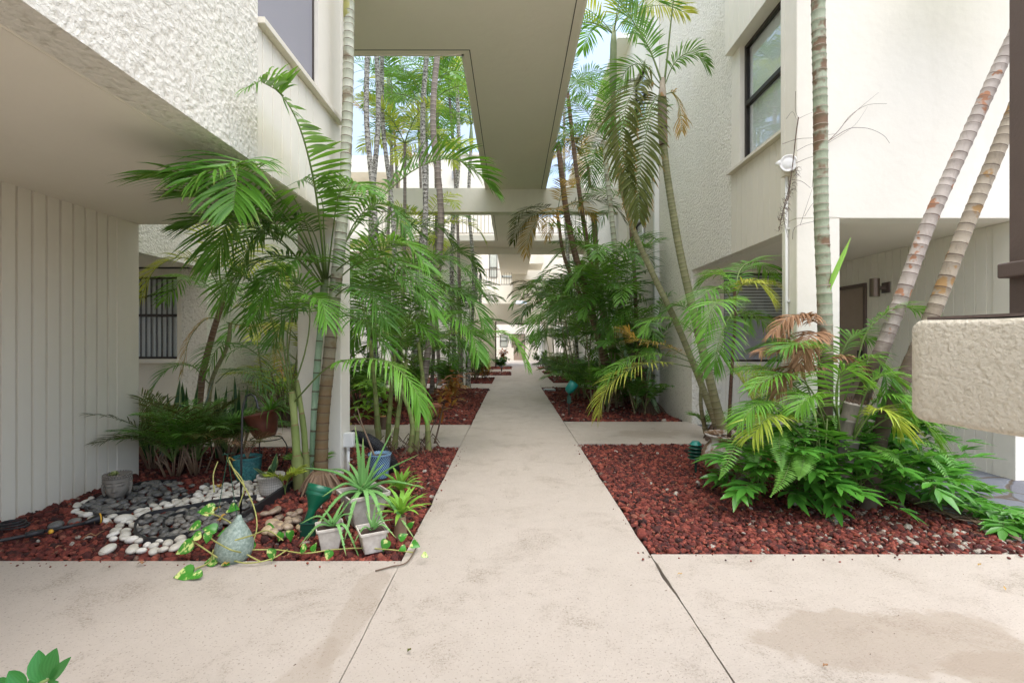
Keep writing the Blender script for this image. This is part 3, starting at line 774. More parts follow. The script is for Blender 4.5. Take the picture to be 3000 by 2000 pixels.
# ================================================================ left foreground palms
G1 = 'palms along the path'
t = thing('palm_tree', 'tall palm with grey-green ringed trunk, rising close before the cream pillar', 'palm', tuple(G(735, 1100)), G1)
trunk(t, [W(736, 1108, 4.38), W(742, 960, 4.38), W(755, 830, 4.38), W(772, 650, 4.38), W(788, 480, 4.37), W(797, 300, 4.36), W(801, 100, 4.35), W(802, -60, 4.35), W(802, -200, 4.35)], .058, .045, TM['greengrey'], .098, 20, flare=1.3)
m = MB(); m.tube([W(801, 60, 4.35), W(801, 30, 4.35), W(802, -60, 4.35), W(802, -330, 4.35)], [.045, .049, .05, .03], 16); m.obj('crownshaft', SM['yellow'], t, smooth=True)
crown(t, W(802, -330, 4.2), 7, 1.2, .34, ['mid'], 3, e0=(58, 80), drop=(20, 50), n=30, w=.016)

t = thing('palm_tree', 'broad leaved dark green palm with pale green bamboo-like stem beside the ringed trunk', 'palm', tuple(G(722, 1092)), G1)
trunk(t, [W(719, 1092, 4.45), W(722, 960, 4.46), W(728, 850, 4.47), W(738, 740, 4.48)], .034, .03, TM['bamboo'], .2, 14)
m = MB(); m.tube([W(738, 745, 4.48), W(742, 700, 4.48), W(748, 620, 4.46), W(752, 560, 4.45)], [.034, .04, .03, .012], 12); m.obj('crownshaft', SM['pale'], t, smooth=True)
F(t, .46, 'mid', [(746,640,4.4),(738,540,4.1),(725,440,3.84),(706,350,3.60),(680,272,3.33),(642,214,3.08),(600,188,2.88)], n=36, w=.021, up=(-.05,-1,.2), droop=.12, lift=.05, pet=.24, seg=6, rr=.012, ang=(66,36), ws=.85)
F(t, .26, 'bright', [(650,220,3.12),(612,185,2.93),(572,200,2.8)], n=20, w=.012, up=(-.3,-.3,1), droop=.5, pet=.05, rr=.006)
F(t, .48, 'mid', [(742,640,4.46),(690,540,4.0),(620,462,3.6),(530,425,3.15),(440,405,2.85),(380,400,2.7)], n=40, w=.019, droop=.20, pet=.25, seg=5, rr=.012, lift=.05, ang=(58,12))
F(t, .36, 'mid', [(745,650,4.45),(690,480,3.9),(620,402,3.4),(556,370,2.85),(542,425,2.72),(536,480,2.65)], n=40, w=.015, droop=.45, pet=.32, seg=6, lift=.4, ang=(72,35), up=(.1,-.5,1))
F(t, .42, 'mid', [(744,650,4.42),(690,520,4.0),(620,430,3.45),(560,392,3.0),(500,388,2.72),(450,410,2.6)], n=42, w=.017, droop=.32, pet=.3, seg=6, lift=.25, ang=(66,18), up=(0,-.4,1))
F(t, .44, 'mid', [(741,660,4.45),(640,545,4.0),(560,490,3.6),(520,520,3.4),(498,600,3.3)], n=38, w=.017, droop=.22, pet=.38, seg=5, ang=(65,22), up=(-.3,-.8,.6))
F(t, .38, 'dark', [(741,650,4.45),(680,560,4.0),(600,492,3.5),(510,458,3.1),(430,452,2.92)], n=38, w=.017, droop=.18, pet=.3, seg=5, ang=(58,12))
F(t, .42, 'dark', [(741,660,4.45),(660,570,4.2),(580,520,4.0),(500,500,3.8),(430,520,3.7)], n=38, w=.016, droop=.25, pet=.3, seg=5, ang=(62,20))
F(t, .46, 'mid', [(760,640,4.45),(800,545,4.6),(880,450,4.9),(960,385,5.1),(1040,365,5.2),(1100,400,5.3),(1132,438,5.3)], n=50, w=.019, droop=.34, pet=.18, seg=5, lift=.55, rr=.012, ang=(72,30), ws=.85)
F(t, .34, 'dark', [(765,640,4.45),(810,520,4.4),(860,470,4.35),(905,480,4.3),(930,530,4.25)], n=34, w=.016, droop=.45, pet=.28, seg=5)
F(t, .40, 'dark', [(744,640,4.45),(700,540,4.72),(640,520,4.85),(580,550,4.95),(545,620,5.0)], n=36, w=.017, droop=.34, pet=.18, seg=5)
F(t, .40, 'mid', [(744,660,4.45),(690,600,4.3),(620,590,4.1),(560,630,3.95),(530,700,3.9)], n=36, w=.014, droop=.34, pet=.18, seg=5)
F(t, .34, 'dark', [(750,640,4.42),(744,530,4.2),(738,455,4.0),(700,415,3.72),(655,430,3.5)], n=34, w=.016, droop=.35, pet=.34)
F(t, .36, 'mid', [(752,640,4.45),(765,530,4.25),(778,450,4.0),(810,420,3.85),(850,440,3.7)], n=34, w=.016, droop=.4, pet=.35)
F(t, .44, 'mid', [(756,660,4.45),(830,600,4.3),(900,600,4.2),(960,650,4.1),(1000,720,4.05)], n=38, w=.014, droop=.34, pet=.18, seg=5)
F(t, .40, 'dark', [(750,700,4.45),(800,660,4.2),(850,680,4.0),(890,740,3.9)], n=34, w=.013, droop=.38, pet=.18, seg=5)
F(t, .38, 'dark', [(742,690,4.45),(690,650,4.7),(630,650,4.9),(590,700,5.0),(570,760,5.1)], n=32, w=.013, droop=.38, pet=.18, seg=5)
F(t, .40, 'mid', [(752,640,4.45),(800,600,4.2),(870,560,4.0),(930,560,3.9),(980,610,3.8)], n=38, w=.015, droop=.34, pet=.18, seg=5)
F(t, .38, 'mid', [(748,640,4.45),(720,600,4.2),(670,600,3.95),(620,650,3.75),(590,720,3.65)], n=36, w=.014, droop=.34, pet=.2, seg=5)
F(t, .40, 'dark', [(744,640,4.45),(690,560,4.6),(610,530,4.7),(530,560,4.8),(470,620,4.85)], n=36, w=.015, droop=.35, pet=.25)
F(t, .42, 'mid', [(752,660,4.5),(800,640,5.0),(880,600,5.3),(960,610,5.4),(1030,660,5.5)], n=40, w=.015, droop=.4, pet=.22)
F(t, .40, 'mid', [(752,680,4.5),(790,720,4.3),(840,740,4.1),(890,800,4.0)], n=34, w=.013, droop=.4, pet=.22)
F(t, .38, 'dark', [(744,700,4.45),(710,700,4.2),(660,720,4.0),(630,780,3.9)], n=32, w=.013, droop=.34, pet=.18, seg=5)
F(t, .34, 'dark', [(746,640,4.45),(725,545,4.3),(690,500,4.1),(640,500,3.9),(600,540,3.8)], n=34, w=.014, droop=.4, pet=.3)

t = thing('palm_tree', 'small bright green palm with smooth twin stems left of the pillar', 'palm', tuple(G(685, 1125)), G1)
trunk(t, [W(688, 1135, 4.2), W(682, 1050, 4.2), W(676, 960, 4.2), W(668, 880, 4.2)], .040, .024, TM['smooth'], .34, 14, name='stem', flare=1.2)
trunk(t, [W(703, 1120, 4.3), W(700, 1010, 4.3), W(690, 930, 4.28), W(680, 870, 4.25)], .03, .02, TM['smooth'], .34, 12, name='stem', flare=1.2)
F(t, .33, 'bright', [(668,900,4.2),(640,800,4.05),(610,690,3.9),(560,635,3.8),(525,650,3.7),(505,700,3.65)], n=34, w=.014, droop=.3, pet=.35, seg=5)
F(t, .33, 'bright', [(672,900,4.2),(705,790,4.1),(710,700,4.0),(680,640,3.9),(630,625,3.8),(590,660,3.7)], n=36, w=.014, droop=.4, pet=.36, seg=5)
F(t, .32, 'bright', [(673,926,4.2),(745,849,4.0),(800,826,3.9),(878,828,3.8),(930,862,3.72),(958,905,3.68),(966,945,3.66)], n=50, w=.013, droop=.75, pet=.26, seg=6, lift=.1)
F(t, .30, 'bright', [(668,900,4.2),(650,780,4.3),(650,700,4.4),(690,650,4.5),(735,690,4.5)], n=32, w=.013, droop=.4, pet=.4)
F(t, .30, 'mid', [(670,900,4.2),(610,830,4.3),(550,790,4.4),(500,800,4.5),(480,850,4.5)], n=32, w=.011, droop=.4, pet=.3)
F(t, .30, 'bright', [(672,890,4.2),(660,770,4.0),(690,690,3.85),(735,690,3.75),(750,740,3.7)], n=30, w=.013, droop=.5, pet=.42)
# dark clay-coloured dead spathe hanging by the stem
# yellowing palm behind
t = thing('palm_tree', 'yellowing palm with thin brown trunk in front of the left window', 'palm', tuple(G(450, 1010)), G1)
trunk(t, [W(452, 1015, 6.0), W(462, 880, 6.0), W(485, 780, 5.95), W(512, 690, 5.9)], .05, .032, TM['brown'], .08, 12)
trunk(t, [W(475, 1010, 6.1), W(485, 880, 6.1), W(520, 800, 6.05), W(530, 740, 6.0)], .03, .022, TM['green'], .1, 10, name='stem')
F(t, .42, 'yellow', [(514,690,5.9),(480,620,5.8),(420,592,5.65),(360,615,5.5),(325,680,5.45)], n=38, w=.014, droop=.35, pet=.2, seg=5)
F(t, .42, 'lime', [(514,690,5.9),(500,600,5.9),(490,540,5.8),(520,500,5.6),(560,520,5.4)], n=32, w=.016, droop=.35, pet=.2)
F(t, .40, 'lime', [(516,690,5.9),(545,620,5.9),(580,570,5.9),(620,580,5.9),(650,640,5.9)], n=32, w=.016, droop=.4, pet=.2)
F(t, .42, 'mid', [(512,700,5.9),(470,650,6.1),(420,640,6.3),(380,690,6.4)], n=32, w=.014, droop=.4, pet=.2)
F(t, .34, 'orange', [(500,730,5.9),(470,735,5.8),(435,780,5.7),(420,850,5.65)], n=26, w=.008, droop=.5, pet=.2)
F(t, .40, 'yellow', [(520,720,5.95),(560,700,6.1),(610,720,6.2),(645,790,6.3)], n=30, w=.012, droop=.5, pet=.2)
F(t, .36, 'orange', [(520,740,5.95),(570,750,6.2),(620,760,6.3),(640,850,6.3)], n=26, w=.010, droop=.5, pet=.2)
F(t, .34, 'dark', [(495,880,6.0),(530,850,5.8),(575,855,5.6),(610,890,5.5)], n=26, w=.012, droop=.4, pet=.25)
F(t, .34, 'mid', [(480,880,6.0),(440,840,5.8),(390,845,5.6),(350,890,5.5)], n=26, w=.012, droop=.4, pet=.25)

# low feathery palms in the left corner
for i, (u, v, z, lab) in enumerate(((398, 1090, 1, 'low feathery parlour palm against the end of the board wall'), (455, 1085, 1, 'low feathery palm with fibrous base behind the pebble bed'), (352, 1075, 1, 'small dark feathery palm in the corner behind the board wall'), (520, 1060, 1, 'low feathery palm left of the teal pot'))):
    t = thing('parlour_palm', lab, 'palm', tuple(G(u, v)), 'low feathery palms in the left corner')
    b = G(u, v)
    m = MB()
    rnd = random.Random(i+5)
    for k in range(16):
        a = rnd.uniform(0, 6.28); r = rnd.uniform(0, .07); p = b+Vector((math.cos(a)*r, math.sin(a)*r, -.03))
        m.tube([p, p+Vector((math.cos(a)*.05, math.sin(a)*.05, .14)), p+Vector((math.cos(a)*.10, math.sin(a)*.10, rnd.uniform(.2, .34)))], [.008, .007, .003], 5)
    m.obj('stems', SM['dead'], t, smooth=True)
    crown(t, b+Vector((0, 0, .12)), 18 if i != 2 else 12, .82 if i < 2 else .66, .22, ['dark', 'dark', 'mid', 'olive'], 40+i, e0=(50, 88), drop=(35, 85), n=24, w=.0105, pet=.3, rr=.004)
# snake plants behind
def blade(m, base, az, tilt, L, w, twist=0, curl=.25, ab=.5):
    D = Vector((math.cos(az)*math.sin(tilt), math.sin(az)*math.sin(tilt), math.cos(tilt)))
    S = Vector((-math.sin(az+twist), math.cos(az+twist), 0)); pts = []; p = Vector(base)
    for i in range(7):
        pts.append(p.copy()); D = (D+Vector((math.cos(az), math.sin(az), -.3))*(curl*.12)).normalized(); p = p+D*(L/6)
    m.ribbon(pts, [w*x for x in (.45, .75, .95, 1, .85, .5, .03)], S, ab=ab, fold=.3, up=Vector((math.cos(az), math.sin(az), 0)))
for i, (u, Y) in enumerate(((355, 5.2), (430, 5.4), (500, 5.4), (545, 5.6), (390, 5.7))):
    b = Vector(((u-U0)/F_PX*Y, Y, -.03)); rnd = random.Random(i+77)
    t = thing('snake_plant', ['dark snake plant nearest the wall corner', 'dark snake plant behind the parlour palm', 'dark snake plant beneath the brown palm trunk', 'dark snake plant beside the hanging basket', 'tall dark snake plant under the left window'][i], 'plant', tuple(b), 'snake plants under the left window')
    for k in range(8):
        m = MB(); a = rnd.uniform(0, 6.28)
        blade(m, b+Vector((math.cos(a)*.05, math.sin(a)*.05, 0)), a, rnd.uniform(.05, .3), rnd.uniform(.6, .95), .034, rnd.uniform(-.5, .5)); m.obj('leaf', LM['snake'], t, smooth=True)

# clump right of the pillar, leaning over the path
t = thing('palm_tree', 'clustered green stemmed palm right of the pillar with fronds arching over the path', 'palm', tuple(G(935, 1035)), G1)
ST = [((870,1010,6.0),(862,900,6.0),(850,780,6.0)), ((905,1035,5.8),(918,930,5.8),(935,820,5.85)), ((955,1045,5.7),(962,940,5.7),(972,850,5.75)), ((940,1050,5.65),(945,960,5.65),(900,850,5.7)), ((985,1040,5.75),(978,930,5.8),(960,780,5.9)), ((890,1030,6.0),(895,940,6.0),(908,800,6.0))]
for i, s_ in enumerate(ST): trunk(t, [W(*p) for p in s_], .032, .02, TM['smooth'], .15, 12, name='stem', rnd=random.Random(i))
for l, mt, p in ((.42,'dark',[(870,800,5.9),(890,660,5.7),(960,592,5.5),(1050,606,5.35),(1112,680,5.3)]),
  (.40,'dark',[(930,800,5.85),(950,700,5.6),(1010,660,5.4),(1080,690,5.2),(1120,760,5.1)]),
  (.40,'mid',[(935,800,5.85),(970,740,5.6),(1030,720,5.3),(1080,760,5.1),(1100,820,5.0)]),
  (.26,'bright',[(940,830,5.9),(1020,772,5.9),(1100,760,5.8),(1175,775,5.7),(1212,845,5.6)]),
  (.42,'dark',[(850,800,6.0),(830,660,5.9),(870,580,5.8),(940,560,5.7),(1010,600,5.6)]),
  (.40,'dark',[(860,790,6.0),(840,700,5.6),(860,640,5.3),(920,640,5.1),(970,700,5.0)]),
  (.36,'mid',[(905,830,5.8),(870,760,5.5),(830,740,5.3),(810,800,5.2)]),
  (.40,'dark',[(960,800,5.9),(985,680,6.1),(1010,600,6.2),(1060,580,6.3),(1100,620,6.4)]),
  (.40,'mid',[(850,790,6.0),(830,640,6.3),(850,540,6.5),(910,500,6.6),(970,540,6.6)]),
  (.40,'dark',[(900,790,6.0),(890,640,6.4),(930,540,6.6),(1000,520,6.7),(1050,570,6.8)]),
  (.38,'mid',[(930,830,5.8),(920,780,5.4),(950,740,5.2),(1000,780,5.1)])) :
    F(t, l, mt, p, n=36, w=.016, droop=.34, pet=.2, seg=5, ws=.95)
m = MB(); rnd = random.Random(9)
for k in range(60):
    b = G(rnd.uniform(880, 1000), rnd.uniform(1015, 1050)); a = rnd.uniform(0, 6.28)
    m.tube([b+Vector((0, 0, .12)), b+Vector((math.cos(a)*.06, math.sin(a)*.06, .05)), b+Vector((math.cos(a)*.12, math.sin(a)*.12, -.03))], [.006, .006, .004], 4)
m.obj('root_mat', SM['brown'], t)

# mid-distance clustering palms left of the path
spec = [((-2.6, 8.2), 3, 1.5, .40, ['dark', 'dark', 'mid'], (1.2, 2.4)), ((-2.3, 10.4), 3, 1.4, .4, ['mid', 'bright', 'dark'], (.8, 2.1)), ((-3.6, 9.5), 4, 1.5, .36, ['mid', 'dark'], (1.2, 3.2)),
        ((-1.7, 12.2), 4, 1.3, .34, ['mid', 'dark'], (.8, 2.4)), ((-3.0, 12.6), 5, 1.5, .36, ['lime', 'mid'], (2.6, 4.4)), ((-1.4, 16.6), 5, 1.3, .34, ['dark', 'mid'], (1.2, 3.2)),
        ((-4.2, 8.3), 4, 1.4, .34, ['mid', 'yellow'], (.8, 2.4))]
LABL = ['dark clustering palm just behind the first left crosswalk', 'clustering palm spilling toward the path behind the terracotta pots', 'bushy palm beside the left stucco wall', 'clustering palm left of the path before the beam post', 'lime green clustering palm under the concrete beam', 'slim clustering palm by the far left crosswalk', 'palm with yellowing fronds deep in the left bed']
for i, (b, ns, L, lf, mt, h) in enumerate(spec):
    clump('areca_palm', LABL[i], (b[0], b[1], -.03), ns, L, lf, mt, 200+i, h, 'clustering palms left of the path', nf=5, n=22, w=.026, seg=4, tr=.017, spread=.3)

# tall speckled palms behind (their crowns show through the gap under the bridge)
TALL = [((850, 9.6), (847, 120), 'speckled', .062, 'pale speckled palm trunk, leftmost in the bridge gap'), ((868, 9.8), (862, 120), 'speckled', .06, 'dark speckled trunk touching the leftmost one'),
        ((905, 10.5), (879, 130), 'speckled', .055, 'straight speckled palm trunk third in the bridge gap'), ((905, 15), (893, 210), 'grey', .06, 'thin far palm trunk between the speckled ones'),
        ((945, 10.2), (985, 110), 'speckled', .065, 'leaning white speckled palm trunk'), ((962, 11.5), (978, 300), 'speckled', .05, 'slim speckled palm next to the leaning white trunk'),
        ((965, 9.2), (1010, 120), 'grey', .07, 'curved smooth brown palm trunk crossing in front of the beam'), ((1045, 13.5), (1050, 200), 'speckled', .07, 'speckled palm right in the gap with a hanging brown crown'),
        ((1075, 14), (1082, 330), 'speckled', .06, 'short speckled palm beside the bridge deck'), ((1010, 14.5), (1004, 250), 'grey', .06, 'far grey palm before the cream wall')]
for i, (b, tp, tm, r, lab) in enumerate(TALL):
    Y = b[1]; base = Vector(((b[0]-U0)/F_PX*Y, Y, -.03)); top = W(tp[0], tp[1], Y)
    ext = top+Vector(((top.x-base.x)*.05, 0, .6 if tp[1] < 150 else 0))
    t = thing('palm_tree', lab, 'palm', tuple(base), 'tall palms behind the bridge')
    mid = base.lerp(ext, .45)+Vector((.12*(-1)**i+(.10 if i == 6 else 0), 0, 0)); mid2 = base.lerp(ext, .75)+Vector((-.05*(-1)**i, 0, 0))
    trunk(t, [base, mid, mid2, ext], r, r*.8, TM[tm], .13, 12, flare=1.5)
    m = MB(); cs = ext+Vector((0, 0, .55)); m.tube([ext, ext+Vector((0, 0, .15)), cs], [r*.95, r*1.1, r*.5], 10); m.obj('crownshaft', SM['pale'], t, smooth=True)
    mats = [['mid', 'lime'], ['mid'], ['mid', 'bright'], ['mid', 'yellow'], ['mid', 'bright'], ['mid', 'bright'], ['mid', 'bright'], ['orange', 'mid', 'lime'], ['lime', 'mid'], ['mid']][i]
    crown(t, cs, 7, 2.1, .6, mats, 300+i, e0=(15, 75), drop=(60, 110), n=26, w=.027, seg=3, rr=.014)
for i, (u, v, Y, mt) in enumerate(((930, 330, 11, 'lime'), (1000, 340, 12, 'lime'), (900, 340, 14, 'orange'), (960, 240, 14, 'mid'), (1040, 300, 15, 'mid'), (900, 200, 14.5, 'mid'), (1030, 180, 14, 'mid'))):
    tp = W(u, v, Y); base = Vector((tp.x-.2+.1*i, Y, -.03))
    t = thing('palm_tree', ['lime green crowned palm low in the bridge gap', 'yellow green palm near the middle of the bridge gap', 'palm with rusty frond tips above the cream wall', 'dense dark crowned palm in the bridge gap', 'far palm close to the bridge edge', 'far palm with feathery crown left in the gap', 'high crowned palm at the gap corner'][i], 'palm', tuple(base), 'tall palms behind the bridge')
    trunk(t, [base, base.lerp(tp, .5)+Vector((.08, 0, 0)), tp], .05, .035, TM['grey'], .13, 10)
    crown(t, tp, 8, 1.5, .45, [mt, mt, 'mid'], 340+i, e0=(10, 80), drop=(40, 90), n=24, w=.026, seg=3, rr=.012)

# ================================================================ right side palms
t = thing('palm_tree', 'palm before the right stucco wall with long dark fronds hanging from its crown', 'palm', tuple(G(1662, 990)), G1)
trunk(t, [W(1664, 1002, 6.0), W(1640, 910, 6.05), W(1600, 745, 6.05), W(1562, 580, 6.05), W(1535, 420, 6.05), W(1524, 330, 6.05)], .058, .042, TM['green'], .078, 16, flare=1.35)
m = MB(); m.tube([W(1524, 335, 6.05), W(1522, 300, 6.05), W(1521, 230, 6.05), W(1522, 180, 6.05)], [.052, .062, .055, .03], 14); m.obj('crownshaft', TM['mottled2'], t, smooth=True)
F(t, .50, 'mid', [(1522,195,6.05),(1492,115,6.0),(1448,40,5.9),(1405,-30,5.85)], n=38, w=.02, droop=.2, pet=.25, seg=5, up=(.4,-.8,.4), rr=.014)
F(t, .42, 'mid', [(1526,190,6.05),(1540,60,6.0),(1550,-60,5.9),(1530,-160,5.8)], n=34, w=.018, droop=.2, pet=.45, rr=.014)
F(t, .42, 'olive', [(1518,205,6.05),(1480,185,5.95),(1440,240,5.8),(1428,340,5.7),(1445,430,5.65)], n=46, w=.020, droop=.5, pet=.14, seg=6, up=(-.5,-.7,.5), ws=.9)
F(t, .40, 'olive', [(1520,215,6.05),(1500,235,5.85),(1482,320,5.7),(1466,420,5.62),(1468,500,5.6)], n=46, w=.020, droop=.4, pet=.12, seg=6, up=(-.2,-1,.3), ws=.9)
F(t, .34, 'mid', [(1525,200,6.05),(1550,145,5.95),(1590,120,5.85),(1625,150,5.8)], n=28, w=.014, droop=.4, pet=.25)
F(t, .28, 'orange', [(1526,218,6.05),(1548,215,6.0),(1562,255,5.95),(1566,300,5.92)], n=26, w=.011, droop=.6, pet=.2)
F(t, .45, 'mid', [(1518,195,6.05),(1480,150,6.2),(1440,160,6.4),(1410,230,6.5),(1400,290,6.5)], n=34, w=.018, droop=.4, pet=.2)
t = thing('palm_tree', 'slim palm leaning left across the right side, crown at the sky gap', 'palm', tuple(G(1635, 985)), G1)
trunk(t, [W(1652, 995, 6.3), W(1610, 880, 6.4), W(1555, 745, 6.5), W(1500, 630, 6.55), W(1452, 520, 6.6), W(1425, 410, 6.6), W(1411, 300, 6.6), W(1408, 200, 6.6)], .046, .034, TM['green'], .075, 14)
m = MB(); m.tube([W(1408, 205, 6.6), W(1408, 180, 6.6), W(1409, 100, 6.6), W(1410, 60, 6.6)], [.042, .052, .045, .02], 12); m.obj('crownshaft', SM['pale'], t, smooth=True)
crown(t, W(1409, 80, 6.6), 7, 1.35, .42, ['mid', 'mid', 'yellow'], 11, e0=(20, 75), n=32, w=.017)
t = thing('palm_tree', 'grey green trunked palm with open crown against the right facade', 'palm', tuple(G(1480, 930)), G1)
trunk(t, [W(1480, 940, 9.2), W(1440, 760, 9.2), W(1420, 640, 9.2), W(1405, 500, 9.2), W(1394, 400, 9.2), W(1390, 325, 9.2)], .06, .045, TM['greengrey'], .14, 12)
crown(t, W(1390, 322, 9.2), 8, 1.7, .5, ['dark', 'mid'], 12, e0=(20, 75), n=28, w=.02, seg=4)
RT = [((1412, 880, 10.2), (1366, 740), (1325, 600), (1300, 480), (1282, 330), 'brown', .085, 'thick brown ringed trunk leaning toward the bridge', ['dark', 'olive'], 8),
      ((1430, 880, 9.8), (1386, 800), (1330, 670), (1296, 590), (1280, 490), 'brown', .05, 'slim brown leaning palm with small brownish crown under the beam', ['olive', 'orange', 'dark'], 8),
      ((1440, 900, 10.6), (1400, 760), (1355, 590), (1325, 400), (1304, 215), 'brown', .065, 'tall brown trunk rising past the beam to a high crown', ['dark', 'mid'], 9),
      ((1420, 870, 12.0), (1395, 760), (1372, 620), (1360, 480), (1350, 380), 'brown', .06, 'brown palm trunk behind the beam with orange yellow frond', ['orange', 'mid', 'yellow'], 9),
      ((1465, 900, 9.9), (1462, 780), (1458, 640), (1450, 540), (1448, 470), 'brown', .05, 'straight brown palm beside the beam post', ['mid', 'dark'], 6),
      ((1400, 860, 13.0), (1385, 760), (1374, 640), (1368, 500), (1362, 430), 'brown', .05, 'thin brown palm far behind the beam', ['mid', 'olive'], 6),
      ((1330, 860, 14.5), (1320, 740), (1305, 600), (1296, 400), (1296, 250), 'speckled', .06, 'slim speckled palm at the bridge edge against the sky', ['olive', 'mid'], 8)]
for i, (a, b, c, d_, e, tm, r, lab, mt, nf) in enumerate(RT):
    Y = a[2]; base = W(*a); base.z = -.03; base.y = Y
    t = thing('palm_tree', lab, 'palm', tuple(base), 'brown trunked palms right of the path')
    trunk(t, [base]+[W(p[0], p[1], Y) for p in (b, c, d_, e)], r, r*.65, TM[tm], .12, 12, flare=1.3)
    crown(t, W(e[0], e[1], Y), nf, 1.5, .42, mt, 400+i, e0=(5, 75), drop=(60, 115), n=28, w=.017, seg=4)
spec = [((1.75, 8.9), 4, 1.4, .38, ['dark', 'mid', 'bright'], (1.0, 2.2), .1), ((2.2, 9.7), 3, 1.5, .4, ['mid', 'dark'], (1.4, 2.8), 0), ((2.35, 8.6), 2, 1.0, .3, ['dark', 'mid'], (.5, 1.6), 0),
        ((1.6, 11.2), 4, 1.4, .4, ['dark', 'mid'], (.9, 2.8), -.1), ((1.9, 13.2), 4, 1.5, .4, ['dark', 'mid', 'bright'], (1.0, 3.2), -.1), ((1.7, 16.5), 5, 1.3, .36, ['dark', 'olive'], (1.4, 3.8), 0),
        ((1.9, 20.5), 5, 1.3, .36, ['dark', 'mid'], (1.0, 3.6), 0)]
LABR = ['clustering palm right of the path behind the green spotlight', 'dense dark palm against the right stucco wall', 'low palm by the downpipe', 'dark clustering palm leaning over the path before the beam', 'dark clustering palm just past the beam post', 'drooping dark palm further along the right bed', 'far dark palm near the passage']
for i, (b, ns, L, lf, mt, h, bx) in enumerate(spec):
    clump('areca_palm', LABR[i], (b[0], b[1], -.03), ns, L, lf, mt, 240+i, h, 'clustering palms right of the path', nf=6, n=22, w=.026, seg=4, tr=.017, spread=.3, bias=(bx, 0))
t = thing('palm_tree', 'leafy palm whose long fronds arch left over the right bed', 'palm', tuple(G(1500, 945)), G1)
for i, s_ in enumerate((((1490,945,9.0),(1475,850,9.0),(1455,740,8.9)), ((1475,945,9.0),(1450,860,8.9),(1408,708,8.7)), ((1510,950,8.8),(1490,870,8.8),(1500,790,8.7)))):
    trunk(t, [W(*p) for p in s_], .045, .028, TM['bamboo' if i else 'brown'], .13, 12, name='stem', rnd=random.Random(i+3))
for l, mt, p in ((.50,'mid',[(1408,708,8.7),(1350,692,8.5),(1285,680,8.3),(1243,715,8.2),(1229,775,8.1)]),
  (.50,'dark',[(1408,715,8.7),(1330,700,8.4),(1270,720,8.2),(1243,790,8.1)]),
  (.45,'bright',[(1410,700,8.7),(1390,630,8.4),(1345,610,8.2),(1310,660,8.1)]),
  (.50,'mid',[(1410,705,8.7),(1400,610,8.9),(1360,565,9.0),(1300,570,9.1),(1260,610,9.1)]),
  (.50,'dark',[(1455,740,8.9),(1450,640,9.0),(1480,590,9.0),(1520,620,9.0)]),
  (.45,'bright',[(1455,740,8.9),(1440,640,8.8),(1450,575,8.7),(1480,565,8.6)]),
  (.45,'mid',[(1500,790,8.7),(1520,700,8.6),(1550,680,8.5),(1575,730,8.4)]),
  (.45,'dark',[(1455,745,8.9),(1420,680,8.6),(1400,690,8.5),(1380,760,8.4)]),
  (.45,'mid',[(1500,800,8.7),(1470,720,8.4),(1430,720,8.2),(1400,780,8.1)])):
    F(t, l, mt, p, n=36, w=.017, droop=.4, pet=.2, seg=5)
t = thing('palm_tree', 'young palm at the crosswalk with yellowed orange fronds reaching left', 'palm', tuple(G(1640, 1000)), G1)
for i, s_ in enumerate((((1640,1000,6.4),(1640,900,6.3),(1628,835,6.3)), ((1622,995,6.5),(1610,930,6.4),(1612,850,6.35)))):
    trunk(t, [W(*p) for p in s_], .03, .02, TM['green'], .13, 12, name='stem')
for l, mt, p in ((.34,'orange',[(1640,850,6.3),(1570,815,6.2),(1520,790,6.15),(1462,780,6.1),(1436,758,6.05)]),
  (.42,'yellow',[(1640,860,6.3),(1565,838,6.1),(1495,834,5.95),(1432,856,5.85),(1388,900,5.8),(1374,950,5.78)]),
  (.38,'bright',[(1640,855,6.3),(1560,822,6.2),(1490,815,6.1),(1420,840,6.0),(1385,890,5.95)]),
  (.34,'bright',[(1636,850,6.3),(1600,770,6.2),(1550,735,6.1),(1500,735,6.05),(1478,765,6.0)]),
  (.34,'mid',[(1628,840,6.3),(1600,740,6.4),(1560,700,6.4),(1520,720,6.4)]),
  (.30,'bright',[(1640,860,6.3),(1670,760,6.2),(1700,720,6.1),(1720,760,6.0)])):
    F(t, l, mt, p, n=36, w=.012, droop=.45, pet=.28, seg=5)
# slender palm in the glazed urn
t = thing('potted_palm', 'slender palm with thin reddish stem growing out of the glazed urn', 'palm', tuple(W(1676, 1000, 4.55)), G1)
trunk(t, [W(1675, 1020, 4.55), W(1676, 940, 4.55), W(1682, 830, 4.55), W(1688, 740, 4.55), W(1687, 660, 4.55)], .018, .013, TM['slim'], .05, 10)
for l, mt, p in ((.33,'yellow',[(1687,690,4.55),(1705,655,4.5),(1740,650,4.4),(1770,685,4.35)]),
  (.34,'mid',[(1686,700,4.55),(1660,662,4.5),(1620,675,4.4),(1592,730,4.35)]),
  (.36,'mid',[(1686,715,4.55),(1668,740,4.4),(1650,790,4.25),(1640,840,4.2)]),
  (.30,'bright',[(1687,680,4.55),(1672,640,4.6),(1640,630,4.65),(1610,650,4.7)]),
  (.34,'mid',[(1688,720,4.55),(1720,720,4.6),(1770,750,4.6),(1800,800,4.6)]),
  (.32,'mid',[(1687,690,4.55),(1700,620,4.7),(1740,600,4.8),(1780,640,4.9)]),
  (.34,'bright',[(1686,700,4.55),(1670,690,4.3),(1640,700,4.1),(1620,760,4.05)])):
    F(t, l, mt, p, n=34, w=.011, droop=.45, pet=.2, seg=5)
